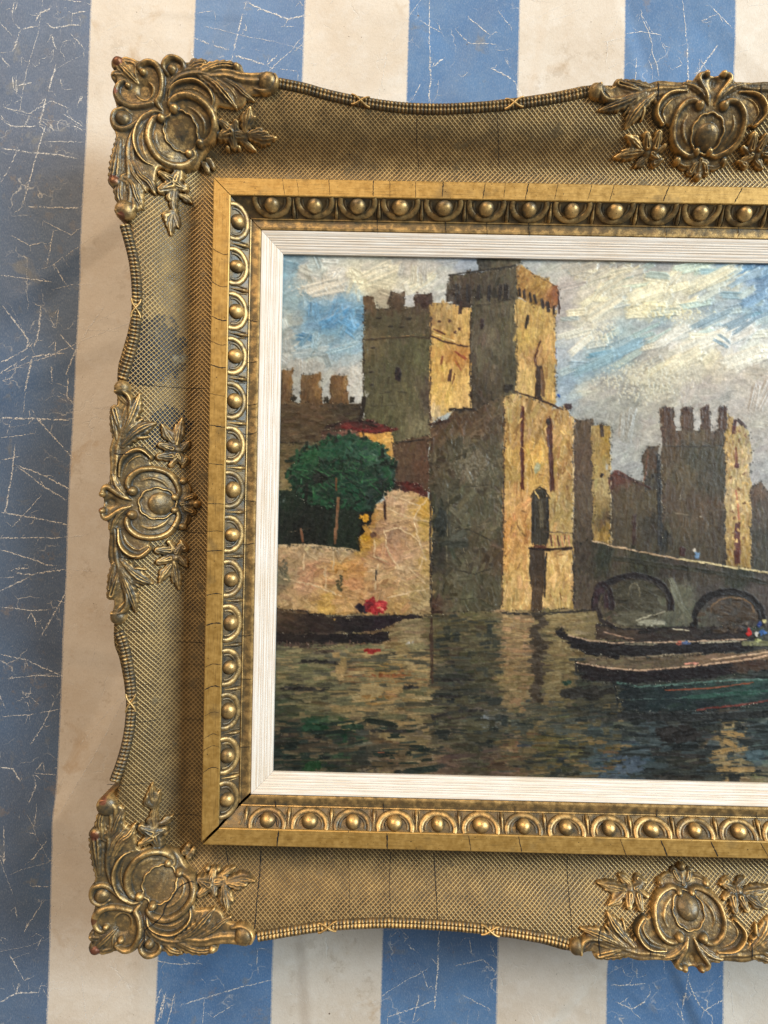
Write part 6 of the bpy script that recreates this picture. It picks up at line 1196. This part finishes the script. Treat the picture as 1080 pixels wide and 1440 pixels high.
# ---------------------------------------------------------------- drying cracks and the open mitre
def zsurf(X, Y):
    t = tdist(X, Y); z = np.where(t >= 0, zcove(np.maximum(t, 0)) + .25, 0)
    bp = np.array(BANDP[3:5] + EGGP[:6] + [(-50, 52), (-52, 50.4), (-64.4, 50.8), (-66, 49.4), (-96, 41)]); o = np.argsort(bp[:, 0])
    return np.where(t >= 0, z, np.interp(t, bp[o, 0], bp[o, 1]) + .22)
def crack(parent, pts, w, up=0.0):
    """pts in the photograph; the dark slit follows the surface under it"""
    out = []
    for x, y in pts:
        z = 60.0
        for _ in range(10): p = unproj(x, y, z); z = .5 * z + .5 * (float(zsurf(p[0], p[1])) + up)
        out.append(p[:2])
    P = catmull(out, 2.0); n = len(P); P = P + rs.normal(0, .22, P.shape)
    d = np.gradient(P, axis=0); d /= np.linalg.norm(d, axis=1)[:, None] + 1e-9; nn = np.stack([-d[:, 1], d[:, 0]], 1)
    wl = (w * (.35 + .65 * rs.random(n)) * np.minimum(1, (np.minimum(np.arange(n), np.arange(n)[::-1]) + 1) / 3))[:, None]
    Q = np.stack([P + nn * wl, P - nn * wl], 1).reshape(-1, 2); Z = zsurf(Q[:, 0], Q[:, 1]) + up
    i = np.arange(n - 1) * 2
    obj('crack', mesh_np('crack', np.column_stack([Q, Z]), np.stack([i, i + 1, i + 3, i + 2], 1), smooth=False), M_CRACK, parent)
def cove_cracks():
    for pts, w in (([(587, 150), (586, 190), (589, 238)], .55), ([(698, 148), (701, 200), (702, 236)], .45), ([(925, 116), (926, 130), (924, 140)], 1.0),
                   ([(945, 196), (944, 206), (938, 222), (934, 258)], .5)): crack(COVE['top'], pts, w)
    for pts, w in (([(188, 540), (225, 543), (290, 546)], .6), ([(176, 886), (205, 890)], .5), ([(245, 903), (290, 905)], .6), ([(192, 1016), (210, 1014), (226, 1010)], .6), ([(150, 1103), (175, 1104), (205, 1101)], .7), ([(248, 934), (290, 937)], .4), ([(185, 413), (215, 415)], .4), ([(260, 748), (290, 750)], .5), ([(240, 1147), (280, 1147)], .5), ([(255, 1012), (286, 1013)], .5), ([(200, 962), (216, 964)], .4)): crack(COVE['left'], pts, w)
    for pts, w in (([(367, 1193), (363, 1250), (358, 1308)], 1.0), ([(317, 1192), (321, 1216)], .9), ([(610, 1198), (613, 1250), (616, 1306)], .9), ([(549, 1198), (548, 1250), (550, 1304)], .6), ([(798, 1204), (800, 1260), (806, 1336)], .7), ([(445, 1195), (446, 1230)], .35), ([(490, 1197), (492, 1290)], .3), ([(1017, 1206), (1022, 1250)], .5)): crack(COVE['bottom'], pts, w)
def band_cracks():
    yT = lambda x: 249 + (x - 300) * .018
    for x, w, full in ((401, .4, 0), (420, .3, 0), (465, .5, 0), (526, .8, 1), (548, .4, 0), (583, .5, 0), (622, .9, 1), (680, .7, 1), (706, .4, 0), (739, .9, 1), (779, .4, 0), (826, .5, 0), (856, .5, 0), (932, .9, 1), (1034, .8, 1)):
        crack(BAND['top'], [(x, yT(x) + 1), (x + rs.normal(0, 1), yT(x) + 24)], w)
        if full: crack(EGGS['top'], [(x, yT(x) + 29), (x + 4, yT(x) + 52), (x + 5, yT(x) + 75)], w * .7, .4)
    for y, w in ((357, .5), (402, .6), (450, .9), (484, .4), (516, 1.0), (556, .35), (600, 1.0), (653, .5), (708, .6), (747, .5), (774, .8), (835, .9), (876, 1.0), (934, .6), (965, 1.0), (1002, .35), (1033, .5), (1049, .4), (1080, .6)):
        x = 300 - (y - 249) * .0192; crack(BAND['left'], [(x + 1, y), (x + 12, y + rs.normal(0, .6)), (x + 23.5, y + .8)], w)
    for y, w in ((508, .8), (568, .7), (453, .7), (608, .8), (705, .7), (764, .7), (893, .7), (955, .8), (1050, .6)):
        x = 326 - (y - 249) * .0192; crack(EGGS['left'], [(x + 1, y), (x + 12, y + rs.normal(0, 2)), (x + 27, y + rs.normal(0, 2)), (x + 42, y)], w * .8, .5)
    yB = lambda x: 1188 + (x - 282) * .0243
    for x, w, full in ((393, 1.1, 1), (545, 1.2, 1), (660, .6, 0), (730, .7, 1), (873, .5, 0), (930, 1.1, 1), (1000, 1.0, 0), (1070, .7, 1)):
        crack(BAND['bottom'], [(x + .5, yB(x) - 1), (x - 1, yB(x) - 23)], w)
        if full: crack(EGGS['bottom'], [(x - 3, yB(x) - 27), (x - 5, yB(x) - 42), (x - 6, yB(x) - 66)], w * .8, .5)
cove_cracks(); band_cracks()
def relief_crack(parent, pts, w, up):
    """a crack over an ornament, laid on its real surface by ray cast"""
    out = []
    dg = bpy.context.evaluated_depsgraph_get()
    P = catmull(pts, 1.6)
    for x, y in P:
        d = RM @ np.array([(x - 540) / FOC, -(y - 720) / FOC, -1.0])
        ok, loc, *_ = scn.ray_cast(dg, Vector(CAM * S), Vector(d))
        if ok: out.append(np.array(loc) / S)
    if len(out) < 3: return
    Q = np.array(out); Q[:, 2] += up; n = len(Q)
    d = np.gradient(Q[:, :2], axis=0); d /= np.linalg.norm(d, axis=1)[:, None] + 1e-9; nn = np.column_stack([-d[:, 1], d[:, 0], np.zeros(n)])
    wl = (w * (.5 + .6 * rs.random(n)) * np.minimum(1, (np.minimum(np.arange(n), np.arange(n)[::-1]) + 1) / 3))[:, None]
    V = np.stack([Q + nn * wl, Q - nn * wl], 1).reshape(-1, 3); i = np.arange(n - 1) * 2
    obj('crack', mesh_np('crack', V, np.stack([i, i + 1, i + 3, i + 2], 1), smooth=False), M_CRACK, parent)
bpy.context.view_layer.update()
relief_crack(orn_bl, [(275, 1241), (266, 1240), (252, 1248), (244, 1260), (233, 1274), (228, 1288), (215, 1300), (204, 1308), (203, 1322), (197, 1334)], 1.0, .7)
for pts, w in (([(925, 115), (926, 128), (924, 142)], 1.1), ([(1070, 117), (1070, 138)], 1.0)): relief_crack(root, pts, w, .7)
for pts, w in (([(161, 638), (172, 639), (186, 637)], 1.0), ([(166, 783), (180, 785), (194, 783)], .8), ([(235, 736), (250, 744), (262, 747)], .6)): relief_crack(cl, pts, w, .6)
for pts, w in (([(845, 1305), (842, 1320), (844, 1345)], 1.0), ([(1057, 1320), (1058, 1346)], 1.0), ([(913, 1320), (915, 1345)], .6)): relief_crack(root, pts, w, .6)
